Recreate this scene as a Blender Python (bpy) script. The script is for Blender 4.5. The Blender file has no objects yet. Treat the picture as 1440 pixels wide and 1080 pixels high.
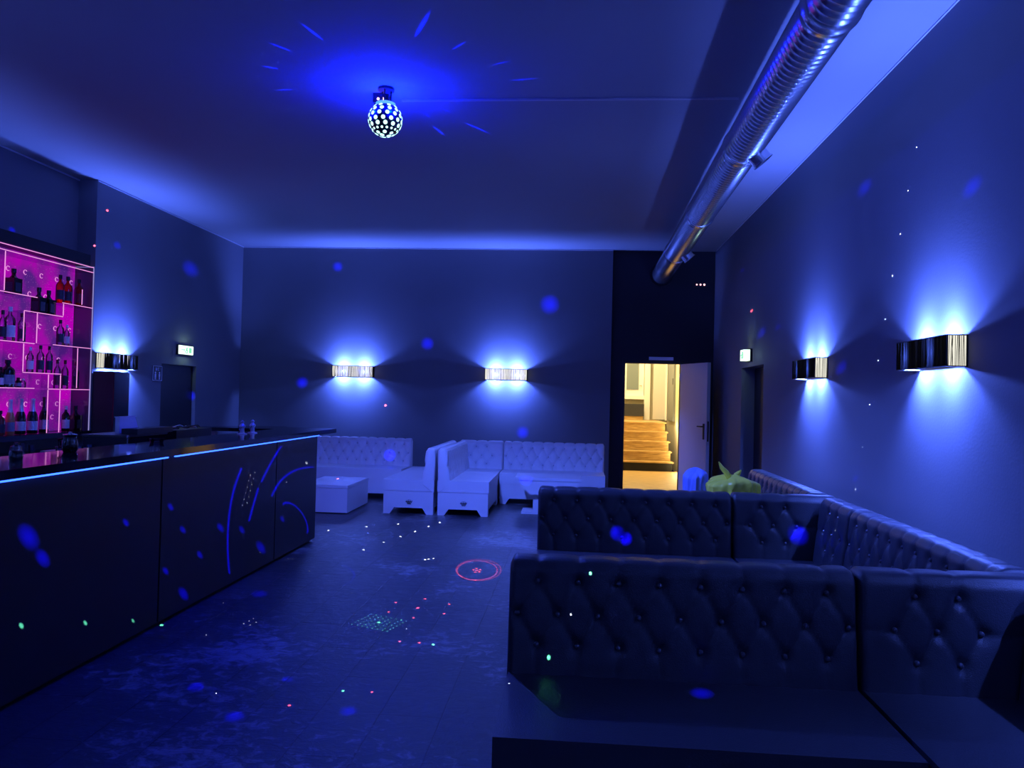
import bpy, bmesh, math, random
import numpy as np
from mathutils import Vector, Matrix, Euler

random.seed(7)
np.random.seed(7)
S = bpy.context.scene
C = S.collection
PI = math.pi

# ------------------------------------------------------------------ camera, world, exposure
S.view_settings.view_transform = 'Standard'
S.view_settings.look = 'None'
S.view_settings.gamma = 1.0
S.view_settings.exposure = 0.0
S.view_settings.use_curve_mapping = False

YAW, PITCH, ROLL = 0.08108569, 0.01688049, 0.02435358
def make_camera():
    cy, sy = math.cos(YAW), math.sin(YAW)
    fw = Vector((-sy, cy, 0)); rt = Vector((cy, sy, 0)); up = Vector((0, 0, 1))
    cp, sp = math.cos(PITCH), math.sin(PITCH)
    fw, up = cp*fw + sp*up, cp*up - sp*fw
    cr, sr = math.cos(ROLL), math.sin(ROLL)
    rt, up = cr*rt + sr*up, cr*up - sr*rt
    cam = bpy.data.cameras.new('camera')
    cam.sensor_fit = 'HORIZONTAL'; cam.sensor_width = 36.0; cam.lens = 36.0*1080/1440
    cam.clip_start = 0.05; cam.clip_end = 100
    o = bpy.data.objects.new('camera', cam); C.objects.link(o)
    m = Matrix((rt, up, -fw)).transposed().to_4x4()
    m.translation = Vector((0, 0, 1.6))
    o.matrix_world = m
    S.camera = o
make_camera()

W = bpy.data.worlds.new('world'); S.world = W; W.use_nodes = True
W.node_tree.nodes['Background'].inputs[0].default_value = (0.02, 0.04, 0.3, 1)
W.node_tree.nodes['Background'].inputs[1].default_value = 0.05

BLUE = (0.078, 0.155, 1.0)          # colour of the wall lamps
DEEP = (0.0, 0.004, 1.0)           # colour of the mirror ball lamp
SCONCE_W = 300.0                   # each of the two bulbs of a wall lamp
BALL_W = 420.0
BALL_PALE_W = 900.0
GLOW_W = 22.0
LED_E = 6.0
HALL_W = 130.0
P1 = (-0.2, 0.6, 3.5)              # party projector on the ceiling near the photographer
SPOT_W = 1500.0

# room
H, XL, XR, YB = 4.24, -6.11, 2.42, 13.61
XN, YC = -6.36, 9.28               # nearer stretch of left wall is set back
XBAR = -2.755

# ------------------------------------------------------------------ helpers
class MB:
    def __init__(s): s.bm = bmesh.new()
    def box(s, x0, x1, y0, y1, z0, z1, rot=None, about=None):
        vs = [s.bm.verts.new((x, y, z)) for z in (z0, z1) for y in (y0, y1) for x in (x0, x1)]
        for f in ((0,2,3,1),(4,5,7,6),(0,1,5,4),(2,6,7,3),(0,4,6,2),(1,3,7,5)):
            s.bm.faces.new([vs[i] for i in f])
        if rot is not None:
            bmesh.ops.rotate(s.bm, verts=vs, cent=Vector(about or ((x0+x1)/2,(y0+y1)/2,(z0+z1)/2)), matrix=Euler(rot).to_matrix())
        return s
    def prism(s, pts, z0, z1, axis='z'):
        def P(a, b, c):
            return (a, b, c) if axis == 'z' else ((a, c, b) if axis == 'y' else (c, a, b))
        lo = [s.bm.verts.new(P(a, b, z0)) for a, b in pts]
        hi = [s.bm.verts.new(P(a, b, z1)) for a, b in pts]
        n = len(pts)
        s.bm.faces.new(lo[::-1]); s.bm.faces.new(hi)
        for i in range(n):
            s.bm.faces.new((lo[i], lo[(i+1) % n], hi[(i+1) % n], hi[i]))
        bmesh.ops.recalc_face_normals(s.bm, faces=s.bm.faces[:])
        return s
    def lathe(s, prof, seg=24, loc=(0,0,0), a0=0.0, a1=2*PI, axis='z'):
        full = abs(a1-a0-2*PI) < 1e-6
        n = seg if full else seg+1
        rows = []
        for r, z in prof:
            row = []
            for i in range(n):
                t = a0 + (a1-a0)*i/seg
                x, y, w = r*math.cos(t), r*math.sin(t), z
                if axis == 'y': x, y, w = x, w, y
                elif axis == 'x': x, y, w = w, x, y
                row.append(s.bm.verts.new((x+loc[0], y+loc[1], w+loc[2])))
            rows.append(row)
        for k in range(len(rows)-1):
            m = n if full else n-1
            for i in range(m):
                j = (i+1) % n
                try: s.bm.faces.new((rows[k][i], rows[k][j], rows[k+1][j], rows[k+1][i]))
                except ValueError: pass
        if full:
            for row, rev in ((rows[0], True), (rows[-1], False)):
                try: s.bm.faces.new(row[::-1] if rev else row)
                except ValueError: pass
        return s
    def tube(s, pts, r, seg=10, cap=True):
        pts = [Vector(p) for p in pts]
        rows = []
        for i, p in enumerate(pts):
            d = (pts[min(i+1, len(pts)-1)] - pts[max(i-1, 0)]).normalized()
            u = d.cross(Vector((0, 0, 1)))
            if u.length < 1e-3: u = d.cross(Vector((1, 0, 0)))
            u.normalize(); v = d.cross(u)
            rr = r[i] if isinstance(r, (list, tuple)) else r
            rows.append([s.bm.verts.new(p + u*(rr*math.cos(2*PI*k/seg)) + v*(rr*math.sin(2*PI*k/seg))) for k in range(seg)])
        for a, b in zip(rows, rows[1:]):
            for k in range(seg):
                s.bm.faces.new((a[k], a[(k+1) % seg], b[(k+1) % seg], b[k]))
        if cap:
            s.bm.faces.new(rows[0][::-1]); s.bm.faces.new(rows[-1])
        bmesh.ops.recalc_face_normals(s.bm, faces=s.bm.faces[:])
        return s
    def bevel(s, w, seg=2):
        es = [e for e in s.bm.edges if len(e.link_faces) == 2 and e.calc_face_angle(0) > 0.5]
        bmesh.ops.bevel(s.bm, geom=es, offset=w, segments=seg, profile=0.5, affect='EDGES', clamp_overlap=True)
        return s
    def recalc(s):
        bmesh.ops.recalc_face_normals(s.bm, faces=s.bm.faces[:]); return s
    def build(s, name, mat, parent=None, loc=None, rot=None, smooth=None):
        me = bpy.data.meshes.new(name)
        s.bm.to_mesh(me); s.bm.free()
        return put(name, me, mat, parent, loc, rot, smooth)

def put(name, me, mat, parent=None, loc=None, rot=None, smooth=None):
    if mat is not None and not me.materials:
        me.materials.append(mat)
    if smooth is not None:
        me.polygons.foreach_set('use_smooth', [True]*len(me.polygons))
        try:
            me.set_sharp_from_angle(angle=math.radians(smooth))
        except Exception:
            pass
    o = bpy.data.objects.new(name, me); C.objects.link(o)
    if parent is not None: o.parent = parent
    if loc is not None: o.location = loc
    if rot is not None: o.rotation_euler = rot
    return o

def tag(o, label=None, cat=None, group=None, kind=None):
    if label: o['label'] = label
    if cat: o['category'] = cat
    if group: o['group'] = group
    if kind: o['kind'] = kind
    return o

def thing(name, label, cat, loc=(0, 0, 0), rot=(0, 0, 0), group=None, kind=None):
    o = bpy.data.objects.new(name, None); C.objects.link(o)
    o.empty_display_size = 0.1
    o.location = loc; o.rotation_euler = rot
    return tag(o, label, cat, group, kind)

def struct(name, mb, mat, label=None):
    o = mb.build(name, mat)
    return tag(o, label, None, None, 'structure')

# ------------------------------------------------------------------ materials
def pmat(name, col, rough=0.5, metal=0.0, spec=0.5, emit=None, es=0.0, alpha=1.0, trans=0.0, ior=1.45, bump=None, var=None):
    m = bpy.data.materials.new(name); m.use_nodes = True
    nt = m.node_tree; b = nt.nodes['Principled BSDF']
    b.inputs['Base Color'].default_value = (*col, 1)
    b.inputs['Roughness'].default_value = rough
    b.inputs['Metallic'].default_value = metal
    b.inputs['Specular IOR Level'].default_value = spec
    b.inputs['IOR'].default_value = ior
    b.inputs['Alpha'].default_value = alpha
    b.inputs['Transmission Weight'].default_value = trans
    if emit is not None:
        b.inputs['Emission Color'].default_value = (*emit, 1)
        b.inputs['Emission Strength'].default_value = es
    if bump or var:
        tc = nt.nodes.new('ShaderNodeTexCoord')
        n = nt.nodes.new('ShaderNodeTexNoise')
        n.inputs['Scale'].default_value = (bump or var)[0]
        n.inputs['Detail'].default_value = 5
        nt.links.new(tc.outputs['Object'], n.inputs['Vector'])
        if bump:
            bp = nt.nodes.new('ShaderNodeBump')
            bp.inputs['Strength'].default_value = bump[1]
            bp.inputs['Distance'].default_value = 0.01
            nt.links.new(n.outputs['Fac'], bp.inputs['Height'])
            nt.links.new(bp.outputs['Normal'], b.inputs['Normal'])
        if var:
            n2 = nt.nodes.new('ShaderNodeTexNoise'); n2.inputs['Scale'].default_value = var[0]; n2.inputs['Detail'].default_value = 6
            nt.links.new(tc.outputs['Object'], n2.inputs['Vector'])
            mx = nt.nodes.new('ShaderNodeMix'); mx.data_type = 'RGBA'
            mx.inputs[6].default_value = (*[c*(1-var[1]) for c in col], 1)
            mx.inputs[7].default_value = (*[min(1, c*(1+var[1])) for c in col], 1)
            nt.links.new(n2.outputs['Fac'], mx.inputs[0])
            nt.links.new(mx.outputs[2], b.inputs['Base Color'])
    return m

M = {}
M['wall'] = pmat('wall_paint', (0.20, 0.205, 0.225), 0.75, spec=0.25, bump=(60, 0.08), var=(1.3, 0.06))
M['wall_black'] = pmat('black_wall_paint', (0.035, 0.036, 0.045), 0.7, spec=0.3, bump=(40, 0.1))
M['ceiling'] = pmat('ceiling_paint', (0.36, 0.365, 0.385), 0.85, spec=0.2, var=(0.8, 0.05))
M['trim'] = pmat('trim_paint', (0.55, 0.55, 0.6), 0.6)
M['black_leather'] = pmat('black_leather', (0.038, 0.040, 0.052), 0.36, spec=0.5, bump=(220, 0.25), var=(3, 0.15))
M['black_button'] = pmat('black_leather_button', (0.07, 0.07, 0.09), 0.3)
M['white_leather'] = pmat('white_leather', (0.92, 0.91, 0.93), 0.42, spec=0.5, bump=(200, 0.12), var=(4, 0.05))
M['white_button'] = pmat('white_leather_button', (0.6, 0.6, 0.64), 0.35)
M['void'] = pmat('dark_plinth', (0.012, 0.012, 0.014), 0.7)
M['black_gloss'] = pmat('black_lacquer', (0.010, 0.010, 0.014), 0.16, spec=0.6)
M['bar_front'] = pmat('bar_front_panel', (0.015, 0.015, 0.021), 0.42, spec=0.35, bump=(8, 0.04))
M['bar_top'] = pmat('bar_top_gloss', (0.012, 0.012, 0.016), 0.07, spec=0.7)
M['black'] = pmat('black_plastic', (0.015, 0.015, 0.018), 0.4)
M['black_metal'] = pmat('black_metal', (0.02, 0.02, 0.024), 0.35, metal=0.6)
M['metal'] = pmat('galvanised_steel', (0.68, 0.69, 0.72), 0.27, metal=0.95, bump=(35, 0.05), var=(5, 0.15))
M['chrome'] = pmat('chrome', (0.75, 0.76, 0.8), 0.12, metal=1.0)
M['white'] = pmat('white_plastic', (0.90, 0.90, 0.92), 0.4)
M['white_door'] = pmat('white_door_paint', (0.62, 0.60, 0.62), 0.4)
M['cream'] = pmat('cream_wall', (0.72, 0.66, 0.5), 0.7, var=(2, 0.05))
M['dark_door'] = pmat('black_door', (0.018, 0.018, 0.025), 0.45)

def emat(name, col, strength):
    m = bpy.data.materials.new(name); m.use_nodes = True
    nt = m.node_tree; nt.nodes.remove(nt.nodes['Principled BSDF'])
    e = nt.nodes.new('ShaderNodeEmission'); e.inputs[0].default_value = (*col, 1); e.inputs[1].default_value = strength
    nt.links.new(e.outputs[0], nt.nodes['Material Output'].inputs[0])
    return m
M['led'] = emat('led_strip', (0.022, 0.085, 1.0), LED_E)
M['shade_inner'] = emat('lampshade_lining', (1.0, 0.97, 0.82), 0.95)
def lining():
    # thin translucent cloth: some of the bulb light passes straight through
    m = bpy.data.materials.new('translucent_lampshade_lining'); m.use_nodes = True
    nt = m.node_tree; nt.nodes.remove(nt.nodes['Principled BSDF'])
    t = nt.nodes.new('ShaderNodeBsdfTransparent'); t.inputs[0].default_value = (1, 1, 1, 1)
    e = nt.nodes.new('ShaderNodeEmission'); e.inputs[0].default_value = (1.0, 0.97, 0.82, 1); e.inputs[1].default_value = 1.3
    mix = nt.nodes.new('ShaderNodeMixShader'); mix.inputs[0].default_value = 0.55
    nt.links.new(t.outputs[0], mix.inputs[1]); nt.links.new(e.outputs[0], mix.inputs[2])
    nt.links.new(mix.outputs[0], nt.nodes['Material Output'].inputs[0])
    return m
M['shade_front'] = lining()
M['lens'] = emat('mirror_ball_lens', (0.55, 1.0, 1.0), 1.6)
M['exit_light'] = emat('exit_sign_face', (0.75, 1.0, 0.86), 1.6)
M['exit_green'] = emat('exit_sign_green', (0.25, 0.85, 0.5), 1.0)
M['red_led'] = emat('red_led', (1.0, 0.45, 0.5), 3.0)
M['edge_pink'] = emat('lit_acrylic_edge', (1.0, 0.36, 0.88), 0.95)
M['edge_blue'] = emat('lit_acrylic_side_edge', (0.45, 0.40, 0.95), 0.6)
M['ring'] = emat('stud_highlight_glow', (1.0, 0.32, 0.9), 0.85)

def backlit_panel():
    m = bpy.data.materials.new('magenta_backlit_panel'); m.use_nodes = True
    nt = m.node_tree; nt.nodes.remove(nt.nodes['Principled BSDF'])
    tc = nt.nodes.new('ShaderNodeTexCoord')
    n = nt.nodes.new('ShaderNodeTexNoise'); n.inputs['Scale'].default_value = 2.2; n.inputs['Detail'].default_value = 3
    nt.links.new(tc.outputs['Object'], n.inputs['Vector'])
    r = nt.nodes.new('ShaderNodeValToRGB')
    r.color_ramp.elements[0].position = 0.36; r.color_ramp.elements[0].color = (0.13, 0.02, 0.33, 1)
    r.color_ramp.elements[1].position = 0.62; r.color_ramp.elements[1].color = (0.66, 0.0, 0.66, 1)
    nt.links.new(n.outputs['Fac'], r.inputs[0])
    v = nt.nodes.new('ShaderNodeTexVoronoi'); v.inputs['Scale'].default_value = 42
    nt.links.new(tc.outputs['Object'], v.inputs['Vector'])
    lt = nt.nodes.new('ShaderNodeMath'); lt.operation = 'LESS_THAN'; lt.inputs[1].default_value = 0.16
    nt.links.new(v.outputs['Distance'], lt.inputs[0])
    mx = nt.nodes.new('ShaderNodeMix'); mx.data_type = 'RGBA'; mx.inputs[7].default_value = (0.85, 0.28, 0.85, 1)
    sc = nt.nodes.new('ShaderNodeMath'); sc.operation = 'MULTIPLY'; sc.inputs[1].default_value = 0.5
    nt.links.new(lt.outputs[0], sc.inputs[0]); nt.links.new(sc.outputs[0], mx.inputs[0])
    nt.links.new(r.outputs[0], mx.inputs[6])
    e = nt.nodes.new('ShaderNodeEmission'); e.inputs[1].default_value = 0.66
    nt.links.new(mx.outputs[2], e.inputs[0]); nt.links.new(e.outputs[0], nt.nodes['Material Output'].inputs[0])
    return m
M['panel'] = backlit_panel()

def acrylic():
    m = bpy.data.materials.new('clear_acrylic'); m.use_nodes = True
    nt = m.node_tree; nt.nodes.remove(nt.nodes['Principled BSDF'])
    t = nt.nodes.new('ShaderNodeBsdfTransparent'); t.inputs[0].default_value = (0.86, 0.82, 0.92, 1)
    g = nt.nodes.new('ShaderNodeBsdfGlossy'); g.inputs['Roughness'].default_value = 0.05
    mix = nt.nodes.new('ShaderNodeMixShader'); mix.inputs[0].default_value = 0.05
    nt.links.new(t.outputs[0], mix.inputs[1]); nt.links.new(g.outputs[0], mix.inputs[2])
    nt.links.new(mix.outputs[0], nt.nodes['Material Output'].inputs[0])
    return m
M['acrylic'] = acrylic()

def glassmat(name, col, rough=0.08, mixf=0.35):
    m = bpy.data.materials.new(name); m.use_nodes = True
    nt = m.node_tree; nt.nodes.remove(nt.nodes['Principled BSDF'])
    t = nt.nodes.new('ShaderNodeBsdfTransparent'); t.inputs[0].default_value = (*col, 1)
    g = nt.nodes.new('ShaderNodeBsdfGlossy'); g.inputs['Roughness'].default_value = rough; g.inputs[0].default_value = (0.8, 0.8, 0.85, 1)
    lw = nt.nodes.new('ShaderNodeLayerWeight'); lw.inputs[0].default_value = mixf
    mix = nt.nodes.new('ShaderNodeMixShader')
    nt.links.new(lw.outputs['Fresnel'], mix.inputs[0])
    nt.links.new(t.outputs[0], mix.inputs[1]); nt.links.new(g.outputs[0], mix.inputs[2])
    nt.links.new(mix.outputs[0], nt.nodes['Material Output'].inputs[0])
    return m
M['g_clear'] = glassmat('clear_glass', (0.78, 0.76, 0.9), 0.06, 0.45)
M['g_amber'] = glassmat('amber_spirit_glass', (0.75, 0.12, 0.02), 0.06, 0.3)
M['g_dark'] = pmat('dark_bottle_glass', (0.006, 0.008, 0.008), 0.1, spec=0.7)
M['g_brown'] = pmat('brown_bottle_glass', (0.03, 0.008, 0.006), 0.12, spec=0.7)
M['g_red'] = pmat('red_bottle', (0.16, 0.02, 0.015), 0.2, spec=0.6)
M['g_rose'] = pmat('peach_coloured_wine', (0.75, 0.26, 0.10), 0.25, spec=0.6, emit=(0.8, 0.25, 0.1), es=0.0)
M['foil_silver'] = pmat('silver_foil', (0.75, 0.76, 0.82), 0.35, metal=0.4)
M['foil_white'] = pmat('white_foil', (0.85, 0.83, 0.82), 0.45)
M['label_white'] = pmat('white_paper_label', (0.78, 0.78, 0.82), 0.6, var=(40, 0.2))
M['label_grey'] = pmat('grey_paper_label', (0.30, 0.32, 0.40), 0.6, var=(40, 0.3))
M['label_dark'] = pmat('black_paper_label', (0.03, 0.03, 0.05), 0.5, var=(50, 0.5))
M['string'] = pmat('black_shade_string', (0.006, 0.006, 0.006), 0.9, spec=0.1)
M['cap_black'] = pmat('black_cap', (0.012, 0.012, 0.015), 0.4)
M['cap_red'] = pmat('dark_red_cap', (0.10, 0.012, 0.012), 0.4)

def floormat():
    m = bpy.data.materials.new('dark_vinyl_plank_floor'); m.use_nodes = True
    nt = m.node_tree; b = nt.nodes['Principled BSDF']; L = nt.links.new
    tc = nt.nodes.new('ShaderNodeTexCoord')
    mp = nt.nodes.new('ShaderNodeMapping'); mp.inputs['Rotation'].default_value = (0, 0, PI/2)
    L(tc.outputs['Object'], mp.inputs[0])
    br = nt.nodes.new('ShaderNodeTexBrick')
    br.inputs['Scale'].default_value = 1.0; br.inputs['Brick Width'].default_value = 0.95; br.inputs['Row Height'].default_value = 0.31
    br.inputs['Mortar Size'].default_value = 0.004; br.inputs['Mortar Smooth'].default_value = 0.2
    br.inputs['Color1'].default_value = (0.034, 0.035, 0.042, 1); br.inputs['Color2'].default_value = (0.048, 0.049, 0.058, 1)
    br.inputs['Mortar'].default_value = (0.008, 0.008, 0.01, 1)
    L(mp.outputs[0], br.inputs['Vector'])
    # scuffs and worn patches
    mp2 = nt.nodes.new('ShaderNodeMapping'); mp2.inputs['Scale'].default_value = (3.6, 4.6, 1)
    L(tc.outputs['Object'], mp2.inputs[0])
    n1 = nt.nodes.new('ShaderNodeTexNoise'); n1.inputs['Scale'].default_value = 3.0; n1.inputs['Detail'].default_value = 11; n1.inputs['Roughness'].default_value = 0.74; n1.inputs['Distortion'].default_value = 0.6
    L(mp2.outputs[0], n1.inputs['Vector'])
    n0 = nt.nodes.new('ShaderNodeTexNoise'); n0.inputs['Scale'].default_value = 0.8; n0.inputs['Detail'].default_value = 2
    L(tc.outputs['Object'], n0.inputs['Vector'])
    ad = nt.nodes.new('ShaderNodeMath'); ad.operation = 'ADD'; L(n1.outputs['Fac'], ad.inputs[0]); L(n0.outputs['Fac'], ad.inputs[1])
    rp = nt.nodes.new('ShaderNodeMapRange'); rp.inputs[1].default_value = 1.07; rp.inputs[2].default_value = 1.22
    L(ad.outputs[0], rp.inputs[0])
    mx = nt.nodes.new('ShaderNodeMix'); mx.data_type = 'RGBA'
    L(rp.outputs[0], mx.inputs[0]); L(br.outputs['Color'], mx.inputs[6])
    mx.inputs[7].default_value = (0.26, 0.26, 0.28, 1)
    L(mx.outputs[2], b.inputs['Base Color'])
    rr = nt.nodes.new('ShaderNodeMapRange'); rr.inputs[3].default_value = 0.18; rr.inputs[4].default_value = 0.50
    L(n1.outputs['Fac'], rr.inputs[0]); L(rr.outputs[0], b.inputs['Roughness'])
    b.inputs['Specular IOR Level'].default_value = 0.5
    hs = nt.nodes.new('ShaderNodeMath'); hs.operation = 'MULTIPLY_ADD'; hs.inputs[1].default_value = -1.2
    L(br.outputs['Fac'], hs.inputs[0]); L(n1.outputs['Fac'], hs.inputs[2])
    bp = nt.nodes.new('ShaderNodeBump'); bp.inputs['Strength'].default_value = 0.8; bp.inputs['Distance'].default_value = 0.008
    L(hs.outputs[0], bp.inputs['Height']); L(bp.outputs['Normal'], b.inputs['Normal'])
    return m
M['floor'] = floormat()

def woodmat():
    m = bpy.data.materials.new('oak_boards'); m.use_nodes = True
    nt = m.node_tree; b = nt.nodes['Principled BSDF']; L = nt.links.new
    tc = nt.nodes.new('ShaderNodeTexCoord')
    mp = nt.nodes.new('ShaderNodeMapping'); mp.inputs['Scale'].default_value = (1.5, 14, 14)
    L(tc.outputs['Object'], mp.inputs[0])
    n = nt.nodes.new('ShaderNodeTexNoise'); n.inputs['Scale'].default_value = 3; n.inputs['Detail'].default_value = 8
    L(mp.outputs[0], n.inputs['Vector'])
    r = nt.nodes.new('ShaderNodeValToRGB')
    r.color_ramp.elements[0].position = 0.3; r.color_ramp.elements[0].color = (0.36, 0.21, 0.07, 1)
    r.color_ramp.elements[1].position = 0.7; r.color_ramp.elements[1].color = (0.70, 0.48, 0.20, 1)
    L(n.outputs['Fac'], r.inputs[0]); L(r.outputs[0], b.inputs['Base Color'])
    b.inputs['Roughness'].default_value = 0.45
    return m
M['oak'] = woodmat()

# where the projected beams land in the room: x, y, z, radius
BLUE_SPOTS = [
    (2.42, 4.934, 2.966, 0.0703),
    (2.42, 6.714, 3.45, 0.0786),
    (2.42, 10.243, 2.517, 0.0836),
    (2.42, 9.436, 2.516, 0.0427),
    (2.42, 7.215, 1.94, 0.0648),
    (2.42, 6.815, 0.972, 0.0305),
    (2.42, 5.132, 1.524, 0.0364),
    (2.42, 4.923, 4.126, 0.0616),
    (2.42, 11.482, 3.543, 0.0418),
    (-0.469, 13.6, 3.258, 0.1892),
    (-2.646, 13.6, 2.523, 0.1276),
    (-4.929, 13.6, 1.769, 0.1163),
    (-4.33, 13.6, 3.888, 0.1033),
    (-0.895, 13.6, 0.978, 0.1261),
    (-6.11, 11.698, 3.508, 0.1467),
    (-6.11, 9.738, 3.491, 0.0568),
    (-6.15, 11.902, 1.5, 0.0915),
    (-6.35, 8.133, 3.346, 0.0400),
    (-2.755, 3.717, 0.827, 0.0580),
    (-2.755, 3.829, 0.696, 0.0410),
    (-2.755, 4.575, 0.762, 0.0221),
    (-2.755, 5.105, 0.784, 0.0245),
    (-2.755, 5.28, 0.598, 0.0253),
    (-2.755, 5.545, 0.367, 0.0265),
    (-2.755, 5.871, 0.514, 0.0336),
    (-2.755, 6.267, 0.43, 0.0299),
    (-2.755, 5.066, 0.353, 0.0243),
    (-2.755, 5.319, 0.134, 0.0407),
    (-2.755, 6.68, 0.202, 0.0508),
    (-2.755, 7.17, 0.378, 0.0272),
    (0.353, 5.95, 0.575, 0.0599),
    (0.419, 5.95, 0.535, 0.0544),
    (1.7, 5.95, 0.617, 0.0802),
    (0.538, 3.155, 0.43, 0.0513),
    (-0.632, 10.6, 0.45, 0.0981),
    (-2.917, 12.1, 0.623, 0.1023),
    (-1.993, 4.009, 0.0, 0.0497),
    (-1.095, 3.816, 0.0, 0.0501),
    (-2.437, 5.907, 0.0, 0.0729),
    (-1.622, 3.672, 0.0, 0.0558),
    (-1.551, 4.19, -0.0, 0.0396),
]
WHITE_DOTS = [
    (2.42, 5.476, 4.013, 0.0079),
    (2.42, 5.723, 3.472, 0.0082),
    (2.42, 5.855, 3.193, 0.0084),
    (2.42, 5.98, 2.899, 0.0086),
    (2.42, 6.111, 2.603, 0.0088),
    (2.42, 6.234, 2.281, 0.0089),
    (2.42, 6.362, 1.963, 0.0091),
    (2.42, 6.525, 1.609, 0.0093),
    (2.42, 6.665, 1.25, 0.0095),
    (2.42, 6.811, 0.881, 0.0097),
    (1.72, 5.257, 0.88, 0.0075),
    (1.72, 5.46, 0.567, 0.0078),
    (0.008, 3.3, 0.677, 0.0048),
    (-0.238, 3.149, 0.43, 0.0046),
    (-2.125, 9.35, 0.0, 0.0140),
    (-1.817, 8.892, 0.0, 0.0133),
    (-1.729, 9.268, 0.0, 0.0139),
    (-1.645, 9.574, 0.0, 0.0143),
    (-1.909, 8.542, 0.0, 0.0128),
    (-2.01, 8.177, 0.0, 0.0123),
    (-2.111, 7.74, 0.0, 0.0116),
    (-2.221, 7.273, 0.0, 0.0110),
    (-2.329, 6.752, 0.0, 0.0102),
    (-2.45, 9.088, 0.0, 0.0137),
    (-2.806, 8.742, 0.0, 0.0132),
    (-1.408, 7.405, 0.0, 0.0111),
    (-1.378, 7.431, 0.0, 0.0111),
    (-1.337, 7.469, 0.0, 0.0111),
    (-1.141, 6.534, 0.0, 0.0097),
    (-1.134, 6.246, 0.0, 0.0093),
    (-1.74, 6.056, 0.0, 0.0091),
    (-1.103, 5.2, -0.0, 0.0078),
    (-1.078, 4.66, 0.0, 0.0070),
    (-0.597, 5.787, 0.0, 0.0086),
    (-0.704, 6.005, 0.0, 0.0089),
    (-0.471, 5.352, 0.0, 0.0079),
    (-2.223, 5.136, 0.0, 0.0078),
    (-2.217, 5.205, 0.0, 0.0079),
    (-2.21, 5.258, 0.0, 0.0080),
    (-2.156, 5.181, 0.0, 0.0079),
    (-2.167, 5.112, 0.0, 0.0078),
    (-2.69, 7.177, 0.0, 0.0109),
    (-2.651, 7.184, 0.0, 0.0109),
    (-2.459, 6.205, 0.0, 0.0094),
    (-2.591, 5.606, -0.0, 0.0085),
    (-2.324, 6.73, 0.0, 0.0102),
    (-2.355, 4.86, 0.0, 0.0074),
    (-1.845, 3.941, 0.0, 0.0060),
    (-2.755, 7.796, 0.863, 0.0118),
    (-2.755, 7.252, 0.723, 0.0110),
    (-2.755, 6.668, 0.16, 0.0101),
    (-2.755, 6.405, 0.875, 0.0098),
    (-2.755, 6.5, 0.888, 0.0099),
    (-2.755, 6.377, 0.827, 0.0097),
    (-2.755, 6.471, 0.838, 0.0099),
    (-2.755, 6.349, 0.778, 0.0097),
    (-2.755, 6.442, 0.789, 0.0098),
    (-2.755, 6.321, 0.73, 0.0096),
    (-2.755, 6.414, 0.74, 0.0098),
    (-2.755, 6.294, 0.683, 0.0096),
    (-2.755, 6.385, 0.692, 0.0061),
    (-2.755, 6.266, 0.636, 0.0060),
    (-2.755, 6.357, 0.644, 0.0061),
]
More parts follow.
